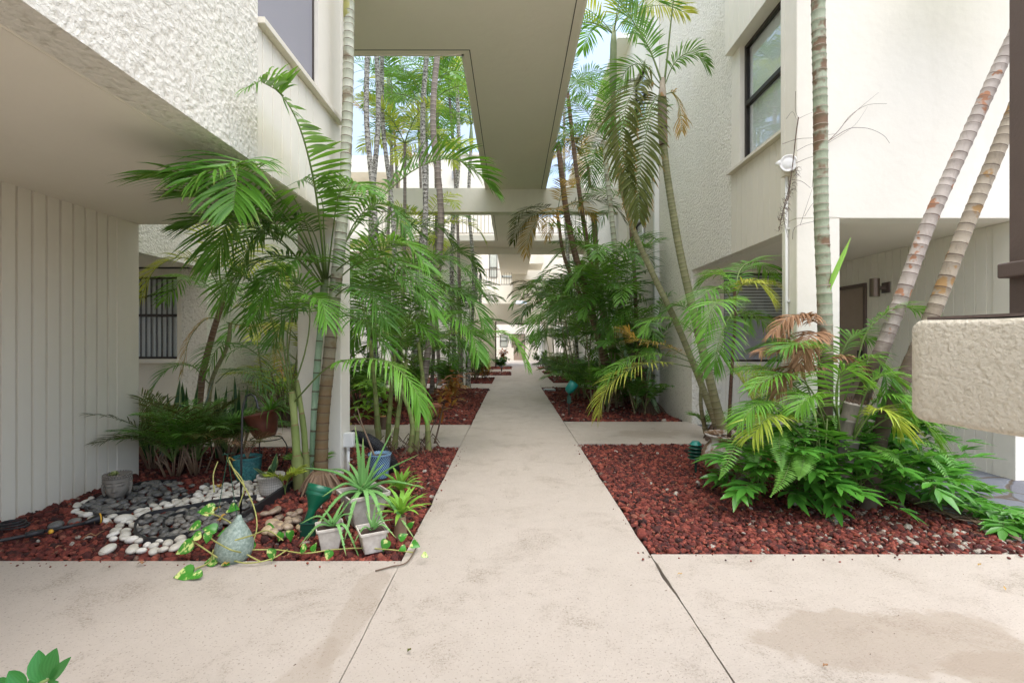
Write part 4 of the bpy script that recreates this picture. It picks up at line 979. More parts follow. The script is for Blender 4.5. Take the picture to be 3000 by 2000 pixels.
# big ringed trunk and two leaning mottled trunks
t = thing('palm_tree', 'tall straight green and brown ringed trunk in front of the white pillar', 'palm', tuple(G(1888, 1125)), G1)
trunk(t, [W(1888, 1135, 4.05), W(1894, 1000, 4.05), W(1896, 860, 4.05), W(1894, 700, 4.05), W(1886, 480, 4.05), W(1884, 240, 4.05), W(1879, 0, 4.05), W(1878, -260, 4.05)], .060, .052, TM['greenbrown'], .096, 20, flare=1.2)
crown(t, W(1878, -260, 4.05), 7, 1.3, .35, ['mid'], 14, e0=(60, 82), drop=(15, 45), n=30, w=.018)
m = MB(); m.ribbon([W(1902, 670, 4.0), W(1915, 630, 4.0), W(1935, 585, 4.0), W(1954, 545, 4.0)], [.012, .03, .025, .002], Vector((1, 0, .3)), ab=.6, fold=.4, up=Vector((0, -1, 0))); m.obj('spear_leaf', LM['brom'], t, smooth=True)
for l, mt, p, kw in ((.24,'dead',[(1885,745,4.0),(1850,728,3.95),(1810,730,3.9),(1775,765,3.85)],dict(droop=.7,w=.012)), (.26,'dead',[(1885,800,4.0),(1850,795,3.95),(1805,800,3.9),(1750,806,3.85)],dict(droop=.7,w=.013)),
  (.22,'dead',[(1885,770,4.0),(1870,765,3.9),(1850,790,3.8),(1838,850,3.75)],dict(droop=.6,w=.014)), (.25,'dead',[(1890,830,4.0),(1930,820,3.95),(1970,840,3.9),(1990,900,3.85)],dict(droop=.7,w=.012)),
  (.24,'dead',[(1885,860,4.0),(1850,840,3.9),(1810,850,3.85),(1785,900,3.8)],dict(droop=.7,w=.012)), (.24,'dead',[(1888,730,4.02),(1860,722,4.1),(1820,735,4.15),(1800,790,4.15)],dict(droop=.8,w=.012))):
    F(t, l, mt, p, n=40, pet=.1, seg=5, jit=1.6, stem=SM['dead'], **kw)
t = thing('palm_tree', 'white and rust mottled trunk leaning right, left one of the leaning pair', 'palm', tuple(W(1925, 1090, 3.9)), G1)
trunk(t, [Vector((W(1925, 1090, 3.9).x, 3.9, -.03)), W(1965, 960, 3.88), W(2015, 830, 3.84), W(2068, 690, 3.8), W(2130, 520, 3.75), W(2220, 320, 3.7), W(2316, 110, 3.65), W(2430, -120, 3.6)], .058, .044, TM['mottled'], .098, 20, flare=1.1)
crown(t, W(2430, -120, 3.6), 6, 1.2, .35, ['mid'], 15, e0=(62, 82), drop=(15, 40), n=26, w=.018)
t = thing('palm_tree', 'ochre mottled trunk leaning right, right one of the leaning pair', 'palm', tuple(W(1990, 1080, 3.75)), G1)
trunk(t, [Vector((W(1990, 1090, 3.75).x, 3.75, -.03)), W(2030, 970, 3.72), W(2085, 850, 3.7), W(2150, 700, 3.66), W(2215, 530, 3.62), W(2290, 350, 3.58), W(2372, 150, 3.54), W(2460, -60, 3.5)], .057, .045, TM['mottled2'], .1, 20, flare=1.1)
crown(t, W(2460, -60, 3.5), 6, 1.2, .35, ['mid'], 16, e0=(62, 82), drop=(15, 40), n=26, w=.018)
t = thing('tree_stump', 'cut palm stump with a knot hole among the ferns', 'stump', tuple(W(1945, 1060, 3.85)))
trunk(t, [W(1925, 1100, 3.85), W(1940, 1040, 3.8), W(1953, 980, 3.78), W(1965, 925, 3.76)], .085, .075, TM['grey'], .16, 18, flare=1.0)
m = MB(); rnd = random.Random(4); c0 = W(1966, 922, 3.76)
for k in range(26):
    a = rnd.uniform(0, 6.28); r = rnd.uniform(.01, .07); p = c0+Vector((math.cos(a)*r, math.sin(a)*r, -.02))
    m.tube([p, p+Vector((rnd.uniform(-.02, .02), rnd.uniform(-.02, .02), rnd.uniform(.02, .06)))], [.008, .003], 4)
m.obj('splinters', SM['brown'], t)
m = MB(); m.tube([W(1936, 1012, 3.69), W(1936, 1014, 3.75)], [.022, .02], 12); m.obj('knot_hole', M['black'], t)
# areca fronds around the ringed trunk
t = thing('areca_palm', 'bushy young palm fronds surrounding the ringed and mottled trunks', 'palm', tuple(G(1930, 1120)), G1)
for l, mt, p in ((.24,'mid',[(1960,880,3.95),(1985,775,3.9),(2030,722,3.85),(2080,706,3.8),(2135,724,3.78)]),
  (.30,'mid',[(1930,950,3.9),(1960,860,3.8),(2000,820,3.7),(2030,850,3.65),(2040,910,3.6)]),
  (.30,'mid',[(1920,950,3.95),(1880,830,3.8),(1840,790,3.7),(1800,800,3.65)]),
  (.28,'bright',[(1900,960,3.95),(1850,880,3.8),(1790,860,3.7),(1730,890,3.65)]),
  (.30,'mid',[(1900,980,4.0),(1840,900,4.0),(1770,850,4.0),(1700,850,4.0)]),
  (.30,'mid',[(1900,1000,4.0),(1820,960,3.8),(1760,940,3.7),(1700,960,3.65)]),
  (.28,'bright',[(1880,1000,4.0),(1800,940,3.7),(1740,930,3.6),(1700,970,3.55)]),
  (.26,'bright',[(1960,1000,3.7),(1990,900,3.6),(2030,860,3.55),(2070,880,3.5)]),
  (.26,'bright',[(1960,1000,3.7),(2010,920,3.6),(2060,910,3.5),(2090,950,3.45)]),
  (.28,'bright',[(1970,1010,3.7),(2040,960,3.6),(2110,960,3.5),(2150,1010,3.45)]),
  (.28,'lime',[(1960,1010,3.6),(2000,950,3.5),(2040,945,3.4),(2070,990,3.4)]),
  (.26,'bright',[(1900,1000,3.8),(1880,930,3.5),(1860,910,3.45),(1830,940,3.4)]),
  (.30,'mid',[(1920,960,4.1),(1930,830,4.1),(1960,770,4.1),(2000,780,4.1)]),
  (.30,'mid',[(1900,960,4.1),(1870,840,4.2),(1830,800,4.3),(1780,830,4.3)]),
  (.28,'bright',[(1930,1000,3.7),(1920,900,3.5),(1940,850,3.4),(1980,870,3.35)]),
  (.3,'dark',[(1890,1000,4.1),(1840,850,4.3),(1790,790,4.4),(1730,800,4.5)]),
  (.3,'dark',[(1900,1000,4.1),(1850,930,4.1),(1800,900,4.2),(1730,930,4.2)]),
  (.28,'lime',[(1850,1010,3.8),(1800,960,3.6),(1760,960,3.5),(1730,1000,3.45)]),
  (.26,'mid',[(1990,1010,3.8),(2060,930,3.9),(2120,920,4.0),(2170,960,4.0)])):
    F(t, l, mt, p, n=32, w=.0105, droop=.42, pet=.3, seg=5)
m = MB(); rnd = random.Random(19)
for k in range(40):
    p = G(rnd.uniform(1850, 2010), rnd.uniform(1110, 1165)); p.z = -.03; a = rnd.uniform(0, 6.28)
    m.tube([p, p+Vector((0, 0, .25)), p+Vector((math.cos(a)*.06, math.sin(a)*.06, rnd.uniform(.4, .75)))], [.01, .009, .005], 6)
m.obj('stems', SM['green'], t, smooth=True)
# ferns
def fernfrond(t, pts, leaf=.055, n=30, mat='fern', **kw):
    gseed[0] += 1
    d = dict(n=n, ws=1, w=.0070, droop=.10, pet=.08, seg=2, ang=(88, 60), lift=.0, rr=.003, jit=.4, seed=gseed[0], tipl=.15, prof=lambda q: min(1, .6+1.2*q) if q < .35 else max(.12, 1.0-(max(0, q-.45)/.55)**1.3))
    d.update(kw)
    return frond(t, pts, leaf, LM[mat], name='frond', **d)
t = thing('sword_fern', 'bright sword fern fronds spilling around the trunks and over the urn', 'fern', tuple(G(1880, 1150)))
for p in ([(1760,960,3.9),(1720,975,3.7),(1690,1020,3.55),(1668,1070,3.45),(1652,1100,3.42)], [(1800,940,3.9),(1760,920,3.75),(1760,960,3.6),(1765,1010,3.55)],
          [(1800,990,3.7),(1790,1000,3.5),(1792,1040,3.4),(1796,1080,3.35)], [(1850,960,3.8),(1840,925,3.7),(1850,930,3.55),(1856,1000,3.5)],
          [(2040,1000,3.8),(2110,1010,3.7),(2170,1040,3.6),(2205,1090,3.5),(2228,1130,3.45)], [(2040,1020,3.8),(2100,1030,3.6),(2150,1060,3.5),(2190,1120,3.4)],
          [(1830,1020,3.6),(1815,1060,3.4),(1800,1100,3.3),(1770,1140,3.25)], [(1850,1020,3.5),(1845,1060,3.3),(1835,1100,3.25)], [(2060,1000,4.0),(2130,985,4.0),(2190,1010,4.0),(2230,1060,3.9)],
          [(1760,1000,3.8),(1730,1030,3.6),(1735,1080,3.5)], [(2000,1020,3.6),(2040,1040,3.4),(2090,1090,3.3)]):
    fernfrond(t, [W(*q) for q in p], .082)
rnd = random.Random(55)
for k in range(44):
    b = G(rnd.uniform(1760, 2040), rnd.uniform(1090, 1150)); b.z = rnd.uniform(.1, .45)
    az = rnd.uniform(-math.pi, math.pi) if k % 3 else rnd.uniform(-2.6, -.5)
    fernfrond(t, apath(b, az, rnd.uniform(45, 80), rnd.uniform(-60, -10), rnd.uniform(.45, .75)), .070, 28)
# lobed glossy fern
def wartleaf(t, b, az, e0, L, s=1.0):
    gseed[0] += 1; r = random.Random(gseed[0])
    k = r.choice((2, 3, 3, 4))
    frond(t, apath(b, az, e0, e0-r.uniform(35, 75), L, k=5), .135*s, LM['wart'], n=k, ws=1, pet=.55, w=.021*s, droop=.12, lift=.12, ang=(62, 38), seg=4, rr=.0035, term=1.15, jit=.8, seed=gseed[0], name='leaf', prof=lambda q: 1, stem=SM['green'])
t = thing('wart_fern', 'glossy dark green lobed fern mounded below the palm trunks', 'fern', tuple(G(1930, 1150)))
rnd = random.Random(88)
for k in range(95):
    q = rnd.random()
    u = rnd.uniform(1720, 2150); v = rnd.uniform(1110, 1170+.04*(u-1720))
    b = G(u, v); b.z = rnd.uniform(.02, .30)
    az = math.atan2(-1.2, (u-1930)/200)+rnd.uniform(-1.0, 1.0)
    wartleaf(t, b, az, rnd.uniform(25, 75), rnd.uniform(.22, .45), rnd.uniform(1.0, 1.4))
t = thing('wart_fern', 'upper tier of glossy lobed fern rising between the trunk bases', 'fern', tuple(G(1930, 1130)))
for k in range(90):
    u = rnd.uniform(1780, 2080); v = rnd.uniform(1090, 1140)
    b = G(u, v); b.z = rnd.uniform(.28, .52)
    wartleaf(t, b, math.atan2(-1.2, (u-1930)/200)+rnd.uniform(-1.2, 1.2), rnd.uniform(30, 75), rnd.uniform(.2, .42), rnd.uniform(1.0, 1.35))
t = thing('wart_fern', 'front skirt of broad lobed fern leaves hiding the feet of the leaning trunks', 'fern', tuple(G(1960, 1165)))
for k in range(92):
    u = rnd.uniform(1690, 2080); v = rnd.uniform(1120, 1178)
    b = G(u, v); b.z = rnd.uniform(.08, .50)*(1 if u > 1760 else .7)
    wartleaf(t, b, math.atan2(-1.2, (u-1900)/200)+rnd.uniform(-1.3, 1.3), rnd.uniform(20, 80), rnd.uniform(.18, .36), rnd.uniform(.95, 1.3))
t = thing('wart_fern', 'trailing lobed fern runners at the slate edge on the right', 'fern', tuple(G(2180, 1190)))
for k in range(46):
    f = rnd.random(); u = 2050+290*f; v = 1110+110*f+rnd.uniform(-25, 15)
    b = G(u, v); b.z = .02+.12*(1-f)
    wartleaf(t, b, rnd.uniform(-2.6, -.4), rnd.uniform(10, 50), rnd.uniform(.08, .2), rnd.uniform(.8, 1.15))
m = MB()
for k in range(14):
    p = [G(2030+300*x, 1120+110*x+rnd.uniform(-18, 18)) for x in (0, .25, .5, .75, 1.05)]
    m.tube(smoothpath([q+Vector((0, 0, .02)) for q in p], 14), .006, 5)
m.obj('runners', SM['brown'], t, smooth=True)
t = thing('grass_tuft', 'fine drooping grass tuft at the foot of the fern mound', 'grass', tuple(G(1850, 1150)))
m = MB(); b0 = G(1855, 1135); b0.z = .16
for k in range(90):
    az = rnd.uniform(-2.7, -.4); pp = apath(b0, az, rnd.uniform(10, 60), -85, rnd.uniform(.16, .28), k=5)
    m.ribbon(pp, [.0016]*5+[.0004], Vector((1, 0, 0)), ab=rnd.random())
m.obj('blades', LM['fern'], t)
# ================================================================ lava rock beds (uncountable)
import bmesh
def ico(sub):
    b = bmesh.new(); bmesh.ops.create_icosphere(b, subdivisions=sub, radius=1)
    v = np.array([x.co[:] for x in b.verts]); f = np.array([[q.index for q in x.verts] for x in b.faces]); b.free(); return v, f
ICO = {1: ico(1), 2: ico(2), 3: ico(3)}
def inpoly(x, y, P):
    r = np.zeros(len(x), bool); n = len(P)
    for i in range(n):
        x1, y1 = P[i]; x2, y2 = P[(i+1) % n]
        c = ((y1 > y) != (y2 > y)) & (x < (x2-x1)*(y-y1)/((y2-y1) or 1e-9)+x1); r ^= c
    return r
def m_lava():
    t = NT('lava_rock'); a = t.attr('va')
    c = t.ramp(a, [(0, (.035, .014, .012)), (.22, (.10, .022, .018)), (.6, (.24, .048, .032)), (.86, (.40, .10, .060)), (.93, (.24, .13, .09)), (.96, (.50, .44, .36)), (1, (.62, .58, .5))])
    c = t.mix(t.ramp(t.noise(90, 4, .75), [(.40, .6), (.62, 0)]), c, (.03, .012, .01))
    t.col(c); t.rough(.82, .35); t.bump(t.noise(160, 4, .8), 1.0, .006)
    return t.m
LAVA = m_lava()
def lava(name, label, poly, pitch, size, sub, z0=-.022, white=0.03, seed=1, whitefn=None):
    rg = np.random.default_rng(seed)
    P = np.array(poly); lo = P.min(0); hi = P.max(0)
    xs = np.arange(lo[0], hi[0], pitch); ys = np.arange(lo[1], hi[1], pitch)
    X, Y = np.meshgrid(xs, ys); X = X.ravel()+rg.uniform(-.45, .45, X.size)*pitch; Y = Y.ravel()+rg.uniform(-.45, .45, Y.size)*pitch
    k = inpoly(X, Y, poly); X = X[k]; Y = Y[k]; n = len(X)
    bv, bf = ICO[sub]; nv = len(bv); vars_ = []
    for i in range(12):
        q = bv.copy()*(1+rg.normal(0, .17, (nv, 1)))
        for _ in range(3):        # chipped facets
            d = rg.normal(0, 1, 3); d /= np.linalg.norm(d); c = rg.uniform(.45, .8); dd = q@d; q -= np.outer(np.maximum(dd-c, 0), d)
        vars_.append(q)
    vars_ = np.array(vars_)
    V = vars_[rg.integers(0, 12, n)]
    s = size*rg.lognormal(0, .28, (n, 1, 1)); V = V*s*rg.uniform(.75, 1.25, (n, 1, 3))*np.array([1, 1, .8])
    a = rg.uniform(0, 6.283, n); ca, sa = np.cos(a)[:, None], np.sin(a)[:, None]
    b = rg.uniform(-.6, .6, n); cb, sb = np.cos(b)[:, None], np.sin(b)[:, None]
    y = V[:, :, 1]*cb-V[:, :, 2]*sb; z = V[:, :, 1]*sb+V[:, :, 2]*cb; x = V[:, :, 0]
    V = np.stack([x*ca-y*sa+X[:, None], x*sa+y*ca+Y[:, None], z+z0+rg.uniform(-.006, .012, n)[:, None]], 2).reshape(-1, 3)
    Fc = (bf[None]+(np.arange(n)*nv)[:, None, None]).reshape(-1, 3)
    me = bpy.data.meshes.new(name); me.vertices.add(len(V)); me.vertices.foreach_set('co', V.astype(np.float32).ravel())
    me.loops.add(Fc.size); me.loops.foreach_set('vertex_index', Fc.astype(np.int32).ravel())
    me.polygons.add(len(Fc)); me.polygons.foreach_set('loop_start', np.arange(0, Fc.size, 3, dtype=np.int32))
    me.update(calc_edges=True)
    col = rg.beta(1.1, 1.15, n)*.92; w = rg.random(n) < (white if whitefn is None else whitefn(X, Y)); col[w] = rg.uniform(.93, .98, w.sum())
    at = me.attributes.new('va', 'FLOAT', 'POINT'); at.data.foreach_set('value', np.repeat(col, nv).astype(np.float32))
    me.materials.append(LAVA)
    o = bpy.data.objects.new(name, me); COL.objects.link(o); o['kind'] = 'stuff'; tag(o, label, 'lava rock')
    return o
lava('lava_rock', 'red lava rock covering the left foreground bed', [(-3.72, 2.825), (PL-.02, 2.825), (PL-.02, 5.9), (-4.8, 5.9), (-4.8, 4.7), (-3.72, 4.7)], .030, .020, 2, seed=1, white=.02)
lava('lava_rock', 'red lava rock with scattered pale pebbles covering the right foreground bed', [(PR+.02, 2.915), (3.6, 2.915), (3.32, 3.1), (3.3, 6.08), (PR+.02, 6.08)], .025, .0165, 2, seed=2,
     whitefn=lambda X, Y: np.clip(.008+.22*np.exp(-((Y-2.9)/.35))*np.clip((X-1.5)/1.6, 0, 1)+.12*np.exp(-((X-2.6)**2+(Y-3.5)**2)/.25), 0, .5))
for i, (a, b) in enumerate(LB[1:]):
    lava('lava_rock', ['red lava rock of the second left bed with the terracotta pots', 'red lava rock strip of the third left bed', 'red lava rock strip with the small mushroom lamp', 'dark lava rock patch at the passage on the left'][i], [(-4.85 if i < 1 else -4, a+.02), ((PL-.02 if i < 2 else -.07), a+.02), ((PL-.02 if i < 2 else -.07), b-.02), (-4.85 if i < 1 else -4, b-.02)], [.045, .06, .08, .1][i], [.031, .04, .05, .06][i], 1, seed=5+i)
for i, (a, b) in enumerate(RB[1:]):
    lava('lava_rock', ['red lava rock of the second right bed under the stake spotlight', 'red lava rock strip of the third right bed', 'red lava rock strip far on the right', 'lava rock patch at the passage on the right'][i], [(1.37 if i else PR+.3, a+.02), (2.88, a+.02), (2.88, b-.02), (1.37 if i else PR+.02, b-.02)]+([(PR+.02, a+.3)] if i == 0 else []), [.042, .06, .08, .1][i], [.029, .04, .05, .06][i], 1, seed=15+i)
# ================================================================ pebbles: each an object
def stone_mesh(name, seed, mat, flat=.55, sub=3):
    v, f = ICO[sub]; rg = np.random.default_rng(seed); q = v.copy()
    for _ in range(4):
        d = rg.normal(0, 1, 3); d /= np.linalg.norm(d); q *= 1+(.10*rg.uniform(-1, 1)*(q@d))[:, None]
    q *= np.array([1, rg.uniform(.68, .85), flat*rg.uniform(.85, 1.15)])
    me = bpy.data.meshes.new(name); me.from_pydata(q.tolist(), [], f.tolist()); me.materials.append(mat)
    me.polygons.foreach_set('use_smooth', [True]*len(f)); me.update(); return me
def m_pebble(name, stops, rough=.5):
    t = NT(name); c = t.ramp(t.rnd(), stops)
    c = t.mix(t.ramp(t.noise(14, 5, .75), [(.35, .35), (.6, 0)]), c, (.06, .05, .04))
    vein = t.ramp(t.math('ABSOLUTE', t.math('SUBTRACT', t.noise(3, 3, .6, dist=1.2), .5)), [(.0, .25), (.03, 0)])
    c = t.mix(vein, c, (.5, .48, .42)); t.col(c); t.rough(rough); t.bump(t.noise(30, 4, .7), .15, .05); return t.m
PM = {'white': m_pebble('white_pebble', [(0, (.50, .46, .38)), (.5, (.66, .62, .53)), (1, (.78, .74, .66))]),
      'grey': m_pebble('grey_pebble', [(0, (.035, .036, .036)), (.4, (.10, .10, .095)), (.8, (.17, .16, .145)), (1, (.26, .24, .20))], .38),
      'tan': m_pebble('tan_stone', [(0, (.13, .085, .06)), (.35, (.28, .20, .14)), (.7, (.42, .32, .22)), (1, (.50, .36, .20))], .4)}
SMH = {k: [stone_mesh(k+'_stone', 10*i+j, PM[k]) for i in range(5)] for j, k in enumerate(PM)}
prnd = random.Random(31)
def stone(kind, name, p, s, label, group=None, cat='pebble'):
    o = bpy.data.objects.new(name, prnd.choice(SMH[kind])); COL.objects.link(o)
    o.location = p; o.scale = (s, s, s); o.rotation_euler = (prnd.uniform(-.3, .3), prnd.uniform(-.3, .3), prnd.uniform(0, 6.28))
    return tag(o, label, cat, group)
def gpoly(pts): return [tuple(G(u, v))[:2] for u, v in pts]
placed = []
def fill(kind, poly, size, pitch, label, group, skip=(), z=.012):
    P = gpoly(poly); xs = [p[0] for p in P]; ys = [p[1] for p in P]; n = 0
    for _ in range(9000):
        x = prnd.uniform(min(xs), max(xs)); y = prnd.uniform(min(ys), max(ys))
        if not inpoly(np.array([x]), np.array([y]), P)[0]: continue
        if any((x-a)**2+(y-b)**2 < (pitch*.5+c*.5)**2 for a, b, c in placed): continue
        if any((x-a)**2+(y-b)**2 < r*r for a, b, r in skip): continue
        placed.append((x, y, pitch)); n += 1
        stone(kind, kind+'_pebble', (x, y, z+prnd.uniform(-.004, .008)), size*prnd.uniform(.75, 1.25), label, group)
    return n
HEAD = G(270, 1140)
skip = [(HEAD.x, HEAD.y, .07)]
stone('white', 'white_pebble', G(285, 1192, .02), .062, 'largest flat white pebble between the two grey stone bands', None)
stone('white', 'white_pebble', G(248, 1262, .015), .05, 'flat chipped white pebble lying alone near the pavement edge', None)
stone('grey', 'grey_pebble', G(130, 1204, .012), .045, 'pale grey flat stone beside the hose, left one', None)
stone('grey', 'grey_pebble', G(172, 1196, .012), .042, 'pale grey flat stone beside the hose, right one', None)
for p in ((285, 1192), (248, 1262)): g = G(*p); placed.append((g.x, g.y, .12))
LG = 'smooth dark grey pebble packed inside the curved black edging'; LW = 'smooth white pebble in the pale band around the black edging'
GA = [(197, 1168), (215, 1153), (297, 1125), (336, 1112), (405, 1110), (425, 1132), (432, 1146), (366, 1156), (289, 1181), (258, 1186), (219, 1184)]
GB = [(312, 1212), (335, 1192), (428, 1175), (506, 1160), (585, 1152), (585, 1190), (500, 1222), (428, 1232), (397, 1241), (335, 1245), (312, 1236)]
nA = fill('grey', GA, .036, .055, 'smooth dark grey pebble in the upper grey band around the stone head', 'grey pebbles by the stone head', skip)
nB = fill('grey', GB, .033, .050, 'smooth dark grey pebble inside the lower edging loop behind the jar', 'grey pebbles in the lower loop')
nC = fill('white', [(436, 1148), (470, 1122), (600, 1100), (618, 1118), (598, 1150), (500, 1158), (425, 1172), (330, 1190), (308, 1212), (308, 1238), (330, 1249), (400, 1246), (420, 1236), (430, 1258), (350, 1275), (300, 1270), (262, 1250), (255, 1228), (300, 1184), (366, 1160)], .034, .056, 'smooth white pebble in the pale band wrapping the lower edging loop', 'white pebbles round the lower loop')
nD = fill('white', [(160, 1166), (212, 1146), (192, 1170), (212, 1190), (262, 1190), (262, 1198), (205, 1200)], .032, .056, 'smooth white pebble left of the stone head near the hose nozzle', 'white pebbles by the nozzle')
nE = fill('grey', [(440, 1120), (600, 1108), (600, 1125), (470, 1140)], .032, .1, 'dark grey pebble mixed into the white band before the teal pot', 'grey pebbles by the teal pot')
print('PEBBLES', nA, nB, nC, nD, nE)
SL = ['rounded tan river stone between the edging and the green spotlight', 'smooth tan pebble behind the square white planters']
for i in range(26):
    u = prnd.uniform(606, 700); v = prnd.uniform(1168, 1232)
    stone('tan', 'river_stone', G(u, v, .03), prnd.uniform(.028, .052), SL[0], 'river stones by the spotlight', 'stone')
for i in range(14):
    stone('tan', 'river_stone', G(prnd.uniform(855, 915), prnd.uniform(1132, 1165), .02), prnd.uniform(.022, .034), SL[1], 'river stones behind the planters', 'stone')
# ================================================================ edging strips
def strip(label, pts, h=.045, w=.006, straight=False):
    P = smoothpath([G(u, v, .0) for u, v in pts], 30) if not straight else [G(*p) for p in pts]
    m = MB(); n = len(P); vs = []
    for i, p in enumerate(P):
        T = (P[min(i+1, n-1)]-P[max(i-1, 0)]).normalized(); s = Vector((-T.y, T.x, 0))*w
        vs += [p-s+Vector((0, 0, -.04)), p+s+Vector((0, 0, -.04)), p+s+Vector((0, 0, h)), p-s+Vector((0, 0, h))]
    fs = [(i*4+j, i*4+(j+1) % 4, i*4+4+(j+1) % 4, i*4+4+j) for i in range(n-1) for j in range(4)]+[(3, 2, 1, 0), (n*4-4, n*4-3, n*4-2, n*4-1)]
    m.add(vs, fs); tag(m.obj('garden_edging', M['blackplastic'], None), label, 'edging', 'black garden edging')
strip('black edging loop around the lower grey pebble band', [(590, 1148), (506, 1158), (428, 1173), (345, 1188), (316, 1206), (310, 1226), (322, 1243), (350, 1250), (400, 1246), (430, 1236)])
strip('inner black edging curve inside the lower grey band', [(560, 1160), (470, 1174), (400, 1188), (376, 1206), (380, 1220), (410, 1222)], .03)
strip('black edging around the upper grey pebble band by the stone head', [(405, 1108), (330, 1112), (240, 1144), (200, 1160), (200, 1176), (230, 1188), (290, 1182), (370, 1160), (450, 1138)], .03)
strip('straight black edging bar running from the jar to the twin stem palm', [(556, 1198), (672, 1118)], .06, .012, True)
# ================================================================ stone head planter
def head():
    c = G(270, 1146); t = thing('head_planter', 'grey stone serene face planter with curled hair, standing in the grey pebbles', 'planter', tuple(c))
    yaw = R(-62)          # face direction, toward the camera and right
    def m_stone():
        q = NT('cast_stone'); n = q.noise(9, 5, .7)
        cc = q.mix(n, (.13, .115, .095), (.26, .235, .20)); q.col(cc); q.rough(.85); q.bump(q.noise(90, 4, .7), .4, .004); return q.m
    ms = m_stone(); m = MB(); nz, na = 44, 64; Hh = .212; vs = []
    g = lambda x, s: math.exp(-(x/s)**2)
    for i in range(nz+1):
        h = i/nz; z = h*Hh
        # half widths of the head by height: neck, jaw, cheek, forehead
        wx = np.interp(h, [0, .10, .16, .30, .5, .75, 1], [.043, .045, .055, .073, .084, .090, .088])
        wy = np.interp(h, [0, .10, .16, .30, .5, .75, 1], [.043, .045, .068, .083, .089, .092, .090])
        for j in range(na):
            a = 2*math.pi*j/na-math.pi   # 0 = face direction
            x = math.cos(a)*wy; y = math.sin(a)*wx
            f = 0
            if abs(a) < 1.3:
                f += .026*g(a, .13)*g(h-.44, .085)*(1 if h < .50 else 1)      # nose tip
                f += .013*g(a, .10)*g(h-.58, .13)                             # bridge
                f += .010*g(abs(a)-.16, .09)*g(h-.40, .035)                   # nostril wings
                f += .010*g(abs(a)-.42, .19)*g(h-.62, .045)                   # closed lids
                f -= .010*g(abs(a)-.42, .24)*g(h-.575, .016)
                f -= .008*g(abs(a)-.40, .25)*g(h-.70, .022)
                f += .007*g(abs(a)-.40, .27)*g(h-.745, .02)                   # brows
                f += .012*g(a, .22)*g(h-.315, .022)+.011*g(a, .17)*g(h-.265, .022)  # lips
                f -= .008*g(a, .27)*g(h-.29, .010)
                f += .010*g(a, .25)*g(h-.19, .05)                             # chin
                f += .007*g(abs(a)-.62, .25)*g(h-.42, .12)                    # cheeks
            rr = math.hypot(x, y); k = (rr+f)/rr
            x *= k; y *= k
            vs.append(Vector((x*math.cos(yaw)-y*math.sin(yaw), x*math.sin(yaw)+y*math.cos(yaw), z))+c)
    fs = [(i*na+j, i*na+(j+1) % na, (i+1)*na+(j+1) % na, (i+1)*na+j) for i in range(nz) for j in range(na)]
    # open top with a rim and an inside
    o = nz*na
    for q, (s_, z) in enumerate(((.86, Hh), (.82, Hh-.04))):
        for j in range(na):
            p = vs[nz*na+j]-c; vs.append(Vector((p.x*s_, p.y*s_, z))+c)
        b = o+q*na; fs += [(b+j, b+(j+1) % na, b+na+(j+1) % na, b+na+j) for j in range(na)]
    fs.append(tuple(range(o+2*na, o+3*na)))
    m.add(vs, fs); m.obj('face', ms, t, smooth=True)
    m = MB(); rnd = random.Random(2); v2, f2 = ICO[1]
    for row in range(8):
        h = 1.0-row*.085
        for j in range(30):
            a = 2*math.pi*(j+.5*(row % 2))/30-math.pi
            lim = .0 if row < 2 else 1.25+.0*row
            if abs(a) < lim: continue
            wx = np.interp(h, [0, .3, .5, .75, 1], [.043, .073, .084, .090, .088])+.003; wy = wx+.003
            x = math.cos(a)*wy; y = math.sin(a)*wx
            p = Vector((x*math.cos(yaw)-y*math.sin(yaw), x*math.sin(yaw)+y*math.cos(yaw), h*Hh))+c
            m.add([p+Vector(q)*.0095 for q in v2], [tuple(int(k) for k in q) for q in f2])
    m.obj('curled_hair', ms, t, smooth=True)
    for sd in (-1, 1):
        m = MB(); pts = []
        for h in (.70, .62, .5, .38, .26, .18):
            a = sd*1.42; x = math.cos(a)*.089+.0; y = math.sin(a)*(.092 if h > .3 else .082)
            pts.append(Vector((x*math.cos(yaw)-y*math.sin(yaw), x*math.sin(yaw)+y*math.cos(yaw), h*Hh))+c)
        m.tube(pts, [.006, .013, .012, .009, .010, .006], 8); m.obj('ear', ms, t, smooth=True)
    s = thing('succulent', 'small green and white rosette growing in the stone head', 'succulent', tuple(c+Vector((-.02, -.01, Hh-.03))))
    m = MB()
    for k in range(26):
        a = k*2.4; r = .008+.0013*k; p = c+Vector((-.02, -.01, Hh-.02)); e = 1.3-.035*k
        D = Vector((math.cos(a)*math.cos(e), math.sin(a)*math.cos(e), math.sin(e)))
        m.ribbon([p, p+D*.02, p+D*.038, p+D*.048], [.006, .011, .010, .001], Vector((-math.sin(a), math.cos(a), 0)), ab=rnd.random(), fold=.3)
    m.obj('leaves', LM['varieg'], s, smooth=True)
head()
